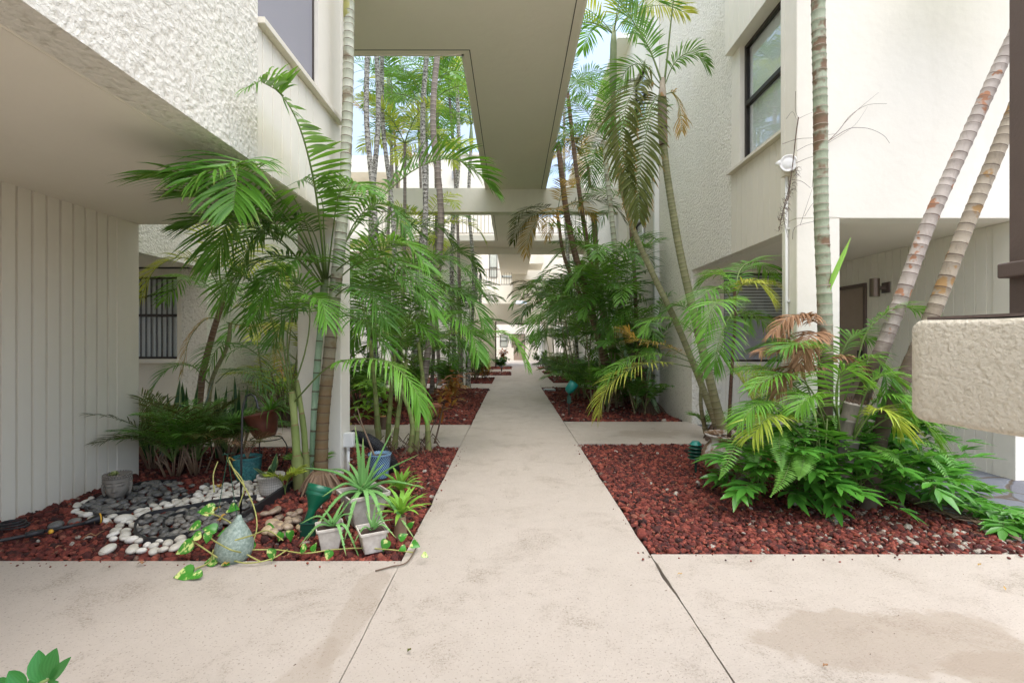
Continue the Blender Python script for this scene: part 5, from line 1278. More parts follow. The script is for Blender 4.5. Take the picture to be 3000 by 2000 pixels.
# ================================================================ pots
def m_glaze(name, c1, c2, scale=9, rough=.25, wire=None, bump=None):
    t = NT(name); c = t.mix(t.ramp(t.noise(scale, 5, .7), [(.3, 0), (.7, 1)]), c1, c2)
    if bump == 'scales':
        uv = t.node('ShaderNodeUVMap').outputs[0]
        v = t.vor(1, 'DISTANCE_TO_EDGE', t.mapping((22, 2.6, 1), src=uv)); t.bump(t.ramp(v, [(0, 0), (.12, 1)]), .6, .008)
        c = t.mix(t.ramp(v, [(0, .6), (.08, 0)]), c, tuple(x*.4 for x in c1))
    if bump == 'grid':
        uv = t.node('ShaderNodeUVMap').outputs[0]; mp = t.mapping((36, 3, 1), src=uv)
        a = t.math('FRACT', t.sep(mp, 0)); b = t.math('FRACT', t.sep(mp, 1))
        h = t.math('MINIMUM', t.ramp(a, [(.0, 0), (.14, 1), (.86, 1), (1, 0)]), t.ramp(b, [(.0, 0), (.14, 1), (.86, 1), (1, 0)])); t.bump(h, .7, .008)
        c = t.mix(t.math('SUBTRACT', 1.0, h), c, tuple(x*.6 for x in c1))
    if bump == 'stripes':
        uv = t.node('ShaderNodeUVMap').outputs[0]; mp = t.mapping((30, 5, 1), src=uv)
        a = t.math('FRACT', t.math('ADD', t.sep(mp, 0), t.math('MULTIPLY', t.math('FLOOR', t.sep(mp, 1)), .5)))
        c = t.mix(t.ramp(a, [(.42, 0), (.5, 1), (.8, 1), (.9, 0)]), c, (.35, .55, .62))
    t.col(c); t.rough(rough); return t.m
PT = {'teal': m_glaze('teal_glaze', (.02, .11, .12), (.06, .25, .24), bump='scales'), 'whitegrid': m_glaze('white_basket_pot', (.55, .50, .43), (.72, .68, .6), 6, .5, bump='grid'),
      'blue': m_glaze('blue_glaze', (.02, .05, .16), (.04, .12, .30), bump='stripes'), 'terra': m_glaze('terracotta', (.25, .085, .045), (.42, .17, .10), 8, .7), 'rust': m_glaze('dark_terracotta', (.10, .03, .018), (.20, .06, .035), 8, .5),
      'urn': m_glaze('brown_white_glaze', (.16, .08, .05), (.50, .47, .43), 7, .28), 'verdigris': m_glaze('verdigris_glaze', (.09, .14, .115), (.34, .40, .34), 60, .6), 'plastic': m_glaze('aged_white_plastic', (.40, .35, .29), (.68, .64, .57), 11, .5),
      'green': m_plain('green_metal', (.005, .10, .05), .3, bump=.1), 'greendark': m_plain('dark_green_metal', (.004, .05, .03), .4), 'aqua': m_plain('teal_metal', (.01, .20, .16), .35)}
def pot(name, label, c, prof, mat, soil=.8, n=32, tiltM=None, cat='pot'):
    t = thing(name, label, cat, tuple(c)); m = MB()
    top = prof[-1]; inner = [(top[0]*.90, top[1]), (top[0]*.84, top[1]-.03)]
    P = prof+inner; k = len(P)
    sm = [P[0]]
    for a, b in zip(P, P[1:]): sm += [((a[0]+b[0])/2, (a[1]+b[1])/2), b]
    m.lathe(P, c, n, M=tiltM); m.obj('body', mat, t, smooth=True)
    m = MB(); m.lathe([(top[0]*.85, top[1]-.035), (top[0]*.85, top[1]-.028)], c, n, M=tiltM); m.obj('soil', M['soil'], t)
    return t
p = G(568, 1104)
pot('plant_pot', 'teal glazed pot with scale pattern behind the small white pot', p, [(.07, 0), (.092, .03), (.112, .09), (.122, .16), (.124, .215), (.129, .222), (.129, .235)], PT['teal'])
t = thing('dry_plant', 'wispy dried palm seedling in the teal pot', 'plant', tuple(p+Vector((0, 0, .21))))
for k in range(9): frond(t, apath(p+Vector((0, 0, .2)), k*.7, 75, -10, .38), .12, LM['dead' if k % 2 else 'olive'], n=14, w=.004, seed=900+k, pet=.35, rr=.003, droop=.5, stem=SM['dead'])
p = G(622, 1134)
pot('plant_pot', 'small cream basket weave pot holding a dark variegated plant', p, [(.078, 0), (.085, .01), (.095, .08), (.105, .145), (.112, .15), (.112, .172)], PT['whitegrid'])
t = thing('snake_plant', 'short dark variegated plant in the small cream pot', 'plant', tuple(p+Vector((0, 0, .15))))
for az, ti, L in ((2.9, 1.1, .20), (3.3, .8, .15), (1.0, .15, .21), (.2, .3, .17), (-1.2, .6, .14), (2.0, .4, .12)):
    m = MB(); blade(m, p+Vector((0, 0, .14)), az, ti, L, .028, .4); m.obj('leaf', LM['snake'], t, smooth=True)
# tilted terracotta pot on a black stand
p = W(612, 1004, 4.95); Mt = Matrix.Rotation(R(-14), 3, 'Y')
pot('plant_pot', 'dark terracotta basket on a black wire stand with a spider plant', p, [(.09, 0), (.12, .05), (.145, .15), (.155, .24), (.165, .245), (.165, .27)], PT['rust'], tiltM=Mt)
t = thing('plant_stand', 'black wire stand carrying the terracotta basket', 'stand', (p.x, p.y, 0))
m = MB(); m.tube([p+Vector((.15*math.cos(a/16*6.283), .15*math.sin(a/16*6.283), -.012)) for a in range(17)], .006, 6)
for a in (.3, 2.4, 4.4): m.tube(smoothpath([p+Vector((.15*math.cos(a), .15*math.sin(a), -.01)), Vector((p.x+.2*math.cos(a), p.y+.2*math.sin(a), .18)), Vector((p.x+.14*math.cos(a), p.y+.14*math.sin(a), -.02))], 8), .006, 6)
m.obj('wire_frame', M['black'], t, smooth=True)
def spider(name, label, c, n, L, mat='mid', seed=0, w=.007, up=(20, 75), cat='plant'):
    t = thing(name, label, cat, tuple(c)); rnd = random.Random(seed); m = MB()
    for k in range(n):
        az = rnd.uniform(0, 6.28); e = rnd.uniform(*up); pp = apath(c, az, e, e-rnd.uniform(70, 130), L*rnd.uniform(.6, 1.1), k=7)
        S_ = Vector((-math.sin(az), math.cos(az), 0)); m.ribbon(pp, [w*x for x in (.5, .8, 1, 1, .9, .7, .4, .05)], S_, ab=rnd.random(), fold=.4)
    m.obj('leaves', LM[mat], t, smooth=True); return t
spider('spider_plant', 'spider plant spilling out of the terracotta basket', p+Vector((.04, 0, .25)), 60, .48, 'mid', 4)
spider('spider_plant', 'pale grassy spider plant behind the red stump', G(893, 955)+Vector((0, 0, .02)), 40, .30, 'brom', 5, .006)
t = thing('shepherd_hook', 'thin black shepherd hook pole standing among the pebbles', 'hook', tuple(G(553, 1186)))
b = G(553, 1186); m = MB()
m.tube([b+Vector((0, 0, -.04)), b+Vector((.004, 0, .4)), b+Vector((.012, 0, .80))]+[W(u, v, 3.54) for u, v in ((562, 920), (567, 909), (576, 905), (585, 910), (590, 922), (592, 936), (597, 938))], .0075, 8)
m.obj('pole', M['black'], t, smooth=True)
# verdigris jar
c = G(534, 1283); Mj = Matrix.Rotation(R(9), 3, 'Y')
t = thing('garden_jar', 'pale green teardrop ceramic jar wrapped by pothos vines at the bed edge', 'jar', tuple(c))
m = MB(); m.lathe([(.055, -.01), (.078, .0), (.098, .032), (.105, .07), (.100, .112), (.080, .155), (.054, .195), (.028, .232), (.015, .257), (.010, .268)], c, 32, M=Mj); m.obj('body', PT['verdigris'], t, smooth=True)
# blue pot
p = G(872, 1096)
pot('plant_pot', 'blue glazed pot with pale dashes behind the aloe', p, [(.078, 0), (.083, .01), (.09, .08), (.10, .15), (.107, .215), (.112, .22), (.112, .235)], PT['blue'])
t = thing('cutting', 'bare woody cutting standing in the blue pot', 'twig', tuple(p+Vector((0, 0, .2))))
m = MB(); m.tube(smoothpath([W(862, 1052, 4.5), W(845, 1008, 4.5), W(832, 975, 4.5), W(820, 935, 4.5)], 10), [.011, .01, .009, .008, .008, .007, .006, .006, .005, .004], 7)
m.tube(smoothpath([W(836, 985, 4.5), W(822, 965, 4.5), W(812, 950, 4.5)], 5), .004, 5); m.obj('stem', SM['dead'], t, smooth=True)
t = thing('drain_pipe', 'curved black ribbed pipe lying behind the blue pot', 'pipe', tuple(G(850, 1050)))
m = MB(); P = smoothpath([W(806, 1000, 4.95), W(840, 1008, 4.95), W(872, 1030, 4.9), W(897, 1062, 4.85), W(905, 1085, 4.8)], 70)
m.tube(P, [.062+(.006 if i % 2 else -.004) for i in range(70)], 16); m.obj('hose', M['blackplastic'], t)
t = thing('junction_box', 'cream electrical box with rusty conduit on the left pillar', 'box', (-1.65, 4.78, 0))
m = MB(); m.box(-1.694, -1.60, 4.70, 4.78, .26, .40); m.obj('box', M['white'], t, bevel=.006)
m = MB(); m.tube([(-1.655, 4.74, .26), (-1.655, 4.74, .22)], .017, 12); m.tube([(-1.655, 4.74, .225), (-1.655, 4.74, -.04)], .014, 12); m.obj('conduit', M['white'], t, smooth=True)
# terracotta pots, stump, croton in second bed
pot('plant_pot', 'wide terracotta bowl beside the croton', G(988, 960), [(.09, 0), (.14, .05), (.19, .14), (.205, .2), (.22, .205), (.22, .235)], PT['terra'])
pot('plant_pot', 'dark red pot half hidden behind the green palm stems', G(897, 945), [(.12, 0), (.15, .12), (.165, .24), (.175, .245), (.175, .28)], PT['rust'])
t = thing('log', 'short cut log with orange sawn top behind the clustered palm', 'log', tuple(G(882, 985)))
for u, v, h in ((880, 985, .19), (886, 978, .13)):
    b = G(u, v); m = MB(); m.tube([b+Vector((0, 0, -.03)), b+Vector((0, 0, h))], [.06, .052], 16); m.obj('bark', SM['brown'], t)
    m = MB(); m.tube([b+Vector((0, 0, h+.001)), b+Vector((0, 0, h+.006))], [.050, .049], 16); m.obj('sawn_top', m_plain('sawn_wood', (.45, .22, .08), .7), t)
def leafblade(m, p, D, L, w, seed, droop=.2, fold=.25):
    D = D.normalized(); S_ = D.cross(Vector((0, 0, 1))); S_ = S_.normalized() if S_.length > .1 else Vector((1, 0, 0)); U = S_.cross(D)
    pp = [p+D*L*x+Vector((0, 0, -droop*L*x*x)) for x in (0, .2, .45, .7, .9, 1)]
    m.ribbon(pp, [w*x for x in (.15, .7, 1, .8, .35, .03)], S_, ab=random.Random(seed).random(), fold=fold, up=U)
t = thing('croton', 'dark croton with red and orange leaves leaning by the path edge', 'shrub', tuple(G(998, 1016)))
b = G(998, 1018); top = W(1030, 895, 6.1)
m = MB(); m.tube(smoothpath([b, W(1008, 980, 6.15), W(1016, 940, 6.1), top], 12), [.014-.0007*i for i in range(12)], 7)
for u, v in ((985, 1015), (975, 1012)): m.tube(smoothpath([G(u, v), W(u+8, v-35, 6.2), W(u+30, v-75, 6.2)], 8), .007, 5)
m.obj('stem', SM['brown'], t, smooth=True)
rnd = random.Random(12); m1 = MB(); m2 = MB()
for k in range(95):
    q = rnd.random(); c0 = W(1018+q*34, 932-q*62, 6.1)+Vector((rnd.uniform(-.1, .1), rnd.uniform(-.1, .1), rnd.uniform(-.1, .1)))
    D = Vector((rnd.gauss(0, 1), rnd.gauss(0, 1), rnd.uniform(-.3, .9))); leafblade(m1 if rnd.random() < .72 else m2, c0, D, rnd.uniform(.12, .2), rnd.uniform(.022, .034), k)
m1.obj('dark_leaves', LM['croton'], t, smooth=True); m2.obj('orange_leaves', LM['orange'], t, smooth=True)
t = thing('money_tree', 'light green palmate leaved sapling right of the pillar', 'shrub', tuple(G(862, 985)))
m = MB(); m.tube([G(864, 985), W(863, 940, 7.0), W(850, 880, 6.9)], [.03, .02, .01], 10); m.obj('trunk', TM['green'], t, smooth=True)
for k in range(17):
    c0 = W(rnd.uniform(815, 885), rnd.uniform(872, 965), 6.8+rnd.uniform(-.2, .2)); m = MB()
    nl = 6; ax = rnd.uniform(0, 6)
    for j in range(nl):
        a = ax+j*6.283/nl; leafblade(m, c0, Vector((math.cos(a), math.sin(a)*.6-.3, .15)), .19, .032, k*7+j, .35)
    m.tube([c0, W(856, 905, 6.95)], .004, 4, mi=1); m.obj('leaf', [LM['schef'], SM['green']], t, smooth=True)
# ---------------- square planters with aloe
def planter(label, c, w, h, rot, mat=None):
    t = thing('square_planter', label, 'planter', tuple(c)); m = MB(); ca, sa = math.cos(rot), math.sin(rot)
    prof = [(.62, 0), (.64, .004), (.90, h*.86), (1.0, h*.87), (1.02, h), (.93, h), (.88, h-.03)]
    vs = []
    for s, z in prof:
        for x, y in ((-1, -1), (1, -1), (1, 1), (-1, 1)):
            k = .93   # clipped corners
            X_, Y_ = x*w/2*s, y*w/2*s
            for q in (((X_*k, Y_), (X_, Y_*k)) if x*y < 0 else ((X_, Y_*k), (X_*k, Y_))): vs.append((c.x+q[0]*ca-q[1]*sa, c.y+q[0]*sa+q[1]*ca, c.z+z))
    n = 8; k = len(prof)
    m.add(vs, [(i*n+j, i*n+(j+1) % n, (i+1)*n+(j+1) % n, (i+1)*n+j) for i in range(k-1) for j in range(n)]+[tuple(range(n))[::-1]])
    m.obj('body', PT['plastic'], t, bevel=.003)
    m = MB(); m.add([(c.x+(x*ca-y*sa)*w*.44, c.y+(x*sa+y*ca)*w*.44, c.z+h-.028) for x, y in ((-1, -1), (1, -1), (1, 1), (-1, 1))], [(0, 1, 2, 3)]); m.obj('soil', M['soil'], t)
    return t
def aloe(label, base, tips, w=.02, seed=0):
    t = thing('aloe', label, 'aloe', tuple(base)); rnd = random.Random(seed)
    for i, tp in enumerate(tips):
        u, v, Y = tp[:3]; e = W(u, v, Y); d = e-base; hgt = tp[3] if len(tp) > 3 else .04
        mid = base+d*.45+Vector((0, 0, hgt)); pts = smoothpath([base+d.normalized()*.01, mid, e], 12)
        m = MB(); n = 8; vs = []; k = len(pts)
        for j, p_ in enumerate(pts):
            T = (pts[min(j+1, k-1)]-pts[max(j-1, 0)]).normalized(); S_ = T.cross(Vector((0, 0, 1)))
            S_ = S_.normalized() if S_.length > .25 else Vector((1, 0, 0)); U = S_.cross(T).normalized()
            if U.z < 0 and abs(U.z) > .3: U = -U
            x = j/(k-1); ww = w*(1-x)**.75*(1 if x > .1 else .9)+.0012; th = ww*.28
            vs += [p_-S_*ww+U*ww*.35, p_-S_*ww*.5+U*th*.35, p_+U*th*.2, p_+S_*ww*.5+U*th*.35, p_+S_*ww+U*ww*.35, p_+S_*ww*.55-U*th*1.6, p_-U*th*2.1, p_-S_*ww*.55-U*th*1.6]
        fs = [(a*n+b_, a*n+(b_+1) % n, (a+1)*n+(b_+1) % n, (a+1)*n+b_) for a in range(k-1) for b_ in range(n)]+[tuple(range(n))[::-1], tuple(range((k-1)*n, k*n))]
        m.add(vs, fs, uv=[((q % n)/n, q//n/(k-1)) for q in range(len(vs))], ab=[(rnd.random()*.3+.35, (q//n)/(k-1)) for q in range(len(vs))])
        # marginal teeth
        for j in range(1, k-2):
            for sd in (0, 4):
                for fr in (0, .5):
                    a_ = vs[j*n+sd].lerp(vs[(j+1)*n+sd], fr); cen = vs[j*n+2]; o_ = (a_-cen).normalized(); dl = (vs[(j+1)*n+sd]-vs[j*n+sd])*.16
                    m.add([a_-dl, a_+dl, a_+o_*.0045+dl], [(0, 1, 2)], ab=(.9, .2))
        m.obj('leaf', LM['aloe'], t, smooth=True)
    return t
c = G(834, 1196); planter('large white square planter holding the big aloe', c, .30, .225, R(38))
A = c+Vector((0, 0, .235)); Ya = c.y
aloe('big spiky aloe in the large white planter', A, [(816,978,Ya,.0),(834,1005,Ya-.05,.0),(906,978,Ya,.0),(853,1035,Ya+.1,.0),(962,1043,Ya-.1,.03),(690,1073,Ya-.05,.05),(750,1076,Ya+.2,.06),(972,1119,Ya-.1,.05),
  (703,1241,Ya-.45,.09),(790,1246,Ya-.4,.08),(955,1241,Ya-.35,.09),(892,1236,Ya-.4,.09),(884,1064,Ya+.1,.02),(740,1140,Ya-.3,.06),(850,1200,Ya-.35,.07),(905,1150,Ya+.1,.05),(800,1060,Ya+.15,.02)], .022, 3)
c = G(757, 1256); planter('small white square planter, left one at the bed edge', c, .165, .145, R(25)); A = c+Vector((.02, 0, .145)); Ya = c.y
aloe('small aloe in the left small planter', A, [(690,1202,Ya-.1,.05),(838,1108,Ya+.05,.01),(686,1254,Ya-.15,.05),(795,1276,Ya-.15,.07),(830,1292,Ya-.1,.09),(745,1170,Ya,.01),(790,1150,Ya+.1,.01),(720,1210,Ya+.1,.03),(815,1180,Ya,.03)], .013, 4)
c = G(855, 1262); planter('small white square planter, right one at the bed edge', c, .175, .14, R(28)); A = c+Vector((0, 0, .13)); Ya = c.y
aloe('young aloe shoots in the right small planter', A, [(905,1192,Ya,.02),(840,1175,Ya,.0),(862,1160,Ya,.0),(876,1165,Ya+.05,.0),(910,1235,Ya-.08,.05),(812,1248,Ya-.1,.05),(890,1180,Ya+.05,.01),(850,1190,Ya+.05,.0)], .009, 5)
def rosette(name, label, c, n, L, w, mat, seed=0, cat='bromeliad', e=(20, 80)):
    t = thing(name, label, cat, tuple(c)); rnd = random.Random(seed)
    for k in range(n):
        az = k*2.4+rnd.uniform(-.2, .2); el = e[1]-(e[1]-e[0])*(k/n); pp = apath(c, az, el, el-rnd.uniform(35, 75), L*rnd.uniform(.8, 1.1), k=6)
        m = MB(); m.ribbon(pp, [w*x for x in (.6, .8, .95, 1, .85, .5, .04)], Vector((-math.sin(az), math.cos(az), 0)), ab=rnd.random(), fold=.35); m.obj('leaf', LM[mat], t, smooth=True)
    return t
rosette('bromeliad', 'upper lime green bromeliad right of the aloe', G(920, 1140)+Vector((0, 0, .05)), 26, .24, .017, 'brom', 1)
rosette('bromeliad', 'lower lime green bromeliad on a short woody base right of the aloe', G(922, 1218)+Vector((0, 0, .11)), 26, .23, .015, 'brom', 2)
t = thing('woody_stub', 'fibrous woody stub under the lower bromeliad', 'stub', tuple(G(920, 1226)))
m = MB(); b = G(920, 1226)
for k in range(40):
    a = k*1.3; m.tube([b+Vector((math.cos(a)*.04, math.sin(a)*.04, -.03)), b+Vector((math.cos(a+.2)*.03, math.sin(a+.2)*.03, .12))], .006, 5)
m.obj('fibres', SM['dead'], t)
# ---------------- root mats
def rootmat(parent, c, r, h, n, seed, mat='brown'):
    rnd = random.Random(seed); m = MB()
    for k in range(n):
        a = rnd.uniform(0, 6.28); q = rnd.uniform(.5, 1)
        m.tube(smoothpath([c+Vector((math.cos(a)*r*.35, math.sin(a)*r*.35, h*q)), c+Vector((math.cos(a+.1)*r*.65*q, math.sin(a+.1)*r*.65*q, h*.6*q)), c+Vector((math.cos(a+.2)*r*q, math.sin(a+.2)*r*q, -.03))], 5), [.006, .008, .009, .008, .007], 5)
    m.tube([c+Vector((0, 0, -.04)), c+Vector((0, 0, h*.9))], [r*.75, r*.4], 12)
    return m.obj('root_mat', SM[mat], parent)
tops = {o['label']: o for o in sc.objects if 'label' in o}
rootmat(tops['tall palm with grey-green ringed trunk, rising close before the cream pillar'], G(738, 1125), .20, .17, 110, 1, 'dead')
rootmat(tops['palm before the right stucco wall with long dark fronds hanging from its crown'], G(1660, 1010), .27, .26, 120, 2)
rootmat(tops['leafy palm whose long fronds arch left over the right bed'], G(1490, 945), .35, .2, 120, 3)
for i, (u, v) in enumerate(((1925, 1135), (1990, 1120), (1860, 1120))):
    rootmat(tops['bushy young palm fronds surrounding the ringed and mottled trunks'], G(u, v), .30, .32, 90, 7+i)
# ---------------- seedlings
for i, (u, v, Ls, mt, lab) in enumerate(((768, 1068, .42, 'lime', 'lime green palm seedling at the foot of the pillar'), (712, 1105, .32, 'bright', 'small palm seedling between the twin stems and the ringed trunk'), (655, 1135, .28, 'lime', 'yellowish palm seedling leaning over the straight black edging'), (1622, 1000, .42, 'bright', 'grassy palm seedling behind the urn'), (1790, 870, .5, 'lime', 'spiky young palm before the right window'))):
    b = G(u, v) if i != 4 else Vector((W(1760, 900, 5.4).x, 5.4, -.02))
    t = thing('palm_seedling', lab, 'palm', tuple(b))
    for k in range(7 if i != 4 else 10): 
        az = random.Random(i*9+k).uniform(0, 6.28); frond(t, apath(b, az, 86, 50 if i in (0, 4) else 5, Ls*(1 if i != 4 else 2.2)), Ls*.42, LM[mt], n=16, w=.008, seed=700+i*10+k, pet=.45, rr=.004, droop=.2, seg=3, ang=(45, 20))
# ---------------- spotlights, lamps
def axisM(d):
    return Vector(d).to_track_quat('Z', 'Y').to_matrix()
t = thing('garden_spotlight', 'large green bell shaped spotlight aimed up beside the palm roots', 'spotlight', tuple(G(709, 1226)))
b = G(709, 1226); p0 = W(707, 1196, 3.2); p1 = W(739, 1112, 3.30); Ma = axisM(p1-p0)
m = MB(); m.lathe([(.020, 0), (.026, .004), (.028, .075), (.034, .085), (.052, .125), (.080, .165), (.083, .17), (.0835, .185), (.0835, .19), (.086, .192), (.086, .235), (.078, .237), (.074, .21)], p0, 36, M=Ma); m.obj('housing', PT['green'], t, smooth=True)
m = MB(); m.lathe([(.073, .205), (.073, .208)], p0, 24, M=Ma); m.obj('lens', M['glass'], t)
m = MB(); m.tube([p0+Vector((0, 0, .01)), p0+Vector((-.008, .0, -.03)), b+Vector((0, 0, .06))], [.014, .016, .012], 10); m.obj('knuckle', PT['greendark'], t, smooth=True)
m = MB(); m.box(b.x-.045, b.x+.045, b.y-.035, b.y+.045, -.03, .075); m.box(b.x-.05, b.x+.05, b.y-.04, b.y+.05, .076, .086); m.obj('base_box', PT['greendark'], t, bevel=.004)
t = thing('garden_spotlight', 'teal stake spotlight tilted up in the second right bed', 'spotlight', tuple(G(1307, 951)))
b = G(1307, 951); m = MB(); m.tube([b+Vector((0, 0, -.05)), b+Vector((0, 0, .22))], .014, 8); m.obj('stake', M['bronze'], t)
m = MB(); m.box(b.x-.035, b.x+.035, b.y-.03, b.y+.03, .20, .33); m.tube([b+Vector((0, 0, .33)), b+Vector((0, 0, .42))], .018, 8); m.obj('stem', PT['greendark'], t, bevel=.003)
p0 = b+Vector((-.03, 0, .40)); m = MB(); m.lathe([(.03, 0), (.06, .02), (.082, .06), (.088, .12), (.088, .22), (.08, .222), (.078, .19)], p0, 24, M=axisM((.55, -.15, .8))); m.obj('housing', PT['aqua'], t, smooth=True)
t = thing('path_light', 'tiered dark green path light beside the urn', 'lamp', tuple(G(1598, 1083)))
b = G(1598, 1083); m = MB(); m.tube([b+Vector((0, 0, -.05)), b+Vector((0, 0, .14))], .012, 8); m.obj('stake', PT['greendark'], t)
for k in range(5):
    z = .14+k*.034; r = .082-.003*k if k < 4 else .06
    m = MB(); m.lathe([(r, z), (r-.003, z+.004), (.035, z+.022 if k < 4 else z+.034)], (b.x, b.y, 0), 28); m.obj('tier', PT['aqua'] if k == 4 else PT['greendark'], t, smooth=False)
m = MB(); m.lathe([(.03, .13), (.03, .30)], (b.x, b.y, 0), 14); m.obj('lens', M['glass'], t)
t = thing('path_light', 'small black mushroom lamp in the far left bed', 'lamp', tuple(G(1152, 850)))
b = G(1152, 852); m = MB(); m.tube([b, b+Vector((0, 0, .16))], .03, 8); m.obj('stem', M['black'], t); m = MB(); m.lathe([(.12, .16), (.03, .23)], (b.x, b.y, 0), 14); m.obj('cap', M['black'], t)
t = thing('ground_light', 'small pale in-ground light in the red gravel beside the path', 'lamp', tuple(G(1262, 896)))
b = G(1262, 896); m = MB(); m.box(b.x-.16, b.x+.16, b.y-.12, b.y+.12, -.02, .04); m.obj('housing', m_plain('grey_plastic', (.35, .40, .42), .4), t, bevel=.01)
m = MB(); m.box(b.x-.13, b.x+.13, b.y-.09, b.y+.09, .041, .048); m.obj('lens', M['white'], t)
# floodlight and conduit on the right pillar
t = thing('floodlight', 'round cream floodlight mounted on the right pillar above its conduit', 'floodlight', (2.67, 4.6, 2.9))
p0 = W(1800, 378, 4.52); Ma = axisM((-.25, -1, -.05)); m = MB(); m.lathe([(.035, -.09), (.045, -.05), (.06, -.01), (.078, .012), (.080, .03), (.072, .032), (.066, .024), (.05, .022), (.046, .027), (.02, .03)], W(1809, 377, 4.5), 32, M=Ma); m.obj('housing', M['white'], t, smooth=True)
m = MB(); m.tube([W(1798, 372, 4.55), W(1786, 377, 4.5)], [.028, .024], 14); m.obj('sensor', M['white'], t, smooth=True)
m = MB(); m.box(2.63, 2.689, 4.54, 4.62, 2.92, 3.02); m.obj('mount', M['board'], t, bevel=.004)
t = thing('conduit', 'thin cream conduit running down the right pillar from the floodlight', 'pipe', (2.67, 4.58, 0))
m = MB(); m.tube([(2.672, 4.58, 2.92), (2.672, 4.58, .0)], .014, 10); m.obj('pipe', M['white'], t, smooth=True)
m = MB()
for z in (2.4, 1.7, .9): m.box(2.664, 2.689, 4.555, 4.605, z, z+.02)
m.obj('strap', M['white'], t)
t = thing('downpipe', 'square cream downpipe with curved foot on the right stucco wall', 'pipe', (2.84, 9.3, 0))
m = MB(); m.box(2.795, 2.893, 9.25, 9.36, .25, 8.6); m.tube(smoothpath([(2.845, 9.3, .27), (2.84, 9.3, .14), (2.78, 9.25, .06), (2.66, 9.2, .05)], 10), .05, 12); m.obj('pipe', M['white'], t, bevel=.004)
m = MB()
for z in (2.6, 5.1, 7.4): m.box(2.785, 2.896, 9.235, 9.375, z, z+.04)
m.obj('strap', M['white'], t)
t = thing('wall_sconce', 'bronze cylinder wall lamp between the brown door and the grooved boards', 'lamp', (4.8, 6.05, 2.0))
m = MB(); m.tube([(4.66, 6.05, 1.90), (4.66, 6.05, 2.13)], .055, 18); m.obj('cylinder', m_plain('brushed_bronze', (.20, .15, .12), .3, .8), t, smooth=False)
m = MB(); m.box(4.71, 4.80, 6.03, 6.07, 1.99, 2.03); m.box(4.795, 4.817, 5.99, 6.11, 1.95, 2.08); m.obj('bracket', M['brown'], t)
t = thing('wall_sconce', 'small grey wall lamp high on the far cream block', 'lamp', tuple(W(1043, 405, 19.2)))
b = W(1043, 405, 19.2); m = MB(); m.tube([b+Vector((0, -.1, -.16)), b+Vector((0, -.1, .16))], .09, 12); m.box(b.x-.03, b.x+.03, b.y-.1, b.y+.05, b.z-.05, b.z+.05); m.obj('cylinder', m_plain('grey_metal', (.4, .4, .4), .4), t)
t = thing('ceiling_light', 'flat brown ceiling light in the far passage', 'lamp', (.55, 27.6, 2.45)); m = MB(); m.lathe([(.42, 2.40), (.45, 2.45), (.45, 2.48)], (.55, 27.9, 0), 24); m.obj('dish', M['brown'], t)
t = thing('post', 'short white post beside the far left planting', 'post', tuple(G(1064, 880))); b = G(1064, 882); m = MB(); m.box(b.x-.07, b.x+.07, b.y-.07, b.y+.07, -.05, 1.55); m.obj('shaft', M['white'], t, bevel=.01)
t = thing('planter_box', 'grey box planter at the right path edge in the distance', 'planter', tuple(G(1256, 848))); b = G(1262, 850); m = MB(); m.box(b.x-.2, b.x+.2, b.y-.2, b.y+.2, 0, .42); m.obj('box', m_plain('grey_concrete', (.22, .23, .23), .8), t, bevel=.02)
# ---------------- urn
p = G(1676, 1096); p = Vector((p.x, 4.56, 0))
m_u = NT('urn_glaze'); n_ = m_u.noise(5, 5, .7, src=m_u.mapping((1, 1, .6)))
cu = m_u.ramp(n_, [(.36, (.10, .05, .03)), (.46, (.26, .16, .10)), (.54, (.46, .43, .40)), (.7, (.60, .60, .60))]); m_u.col(cu); m_u.rough(.22); m_u.bump(m_u.noise(25, 3), .2, .01)
t = thing('urn', 'brown and white glazed bulbous urn beside the ferns', 'urn', tuple(p))
m = MB(); m.lathe([(.14, 0), (.16, .01), (.205, .06), (.245, .13), (.262, .2), (.25, .26), (.21, .31), (.178, .345), (.172, .365), (.19, .385), (.225, .405), (.232, .415), (.228, .425), (.205, .42), (.17, .385), (.165, .37)], p, 48); m.obj('body', m_u.m, t, smooth=True)
m = MB(); m.lathe([(.165, .375), (.165, .385)], p, 24); m.obj('soil', M['soil'], t)
rg = random.Random(3)
for k in range(34):
    a = rg.uniform(0, 6.28); r = .155*rg.random()**.5
    stone('white' if k % 2 else 'tan', 'pebble', p+Vector((math.cos(a)*r, math.sin(a)*r, .39)), rg.uniform(.010, .016), 'tiny pale pebble on the soil of the urn', 'pebbles in the urn')
# ---------------- hose with nozzle
t = thing('garden_hose', 'black hose wand with yellow ring lying on the red rock by the board wall', 'hose')
t.location = G(60, 1228); t['_o'] = tuple(t.location)
def gp(pts, z): return [G(u, v, z) for u, v in pts]
m = MB(); P = smoothpath(gp([(-60, 1252), (0, 1241), (56, 1230), (90, 1224)], .03), 14); m.tube(P, .011, 10); m.obj('hose', M['blackplastic'], t, smooth=True)
m = MB(); m.tube(gp([(58, 1229), (100, 1220)], .036), [.02, .018], 12); m.tube(gp([(100, 1220), (195, 1201)], .035), .011, 12); m.obj('wand', M['blackplastic'], t, smooth=True)
m = MB(); m.tube(gp([(193, 1201), (205, 1197), (222, 1192), (228, 1190)], .035), [.012, .02, .033, .036], 18); m.obj('nozzle', M['black'], t, smooth=True)
ye = m_plain('yellow_plastic', (.65, .35, .03), .4)
m = MB(); m.tube(gp([(227.5, 1190.2), (231, 1189.4)], .035), .0375, 18); m.obj('ring', ye, t, smooth=True)
m = MB(); a_ = G(119, 1220, .048); m.tube([a_, a_+Vector((0, -.012, .004))], .014, 14); m.obj('button', ye, t, smooth=True)
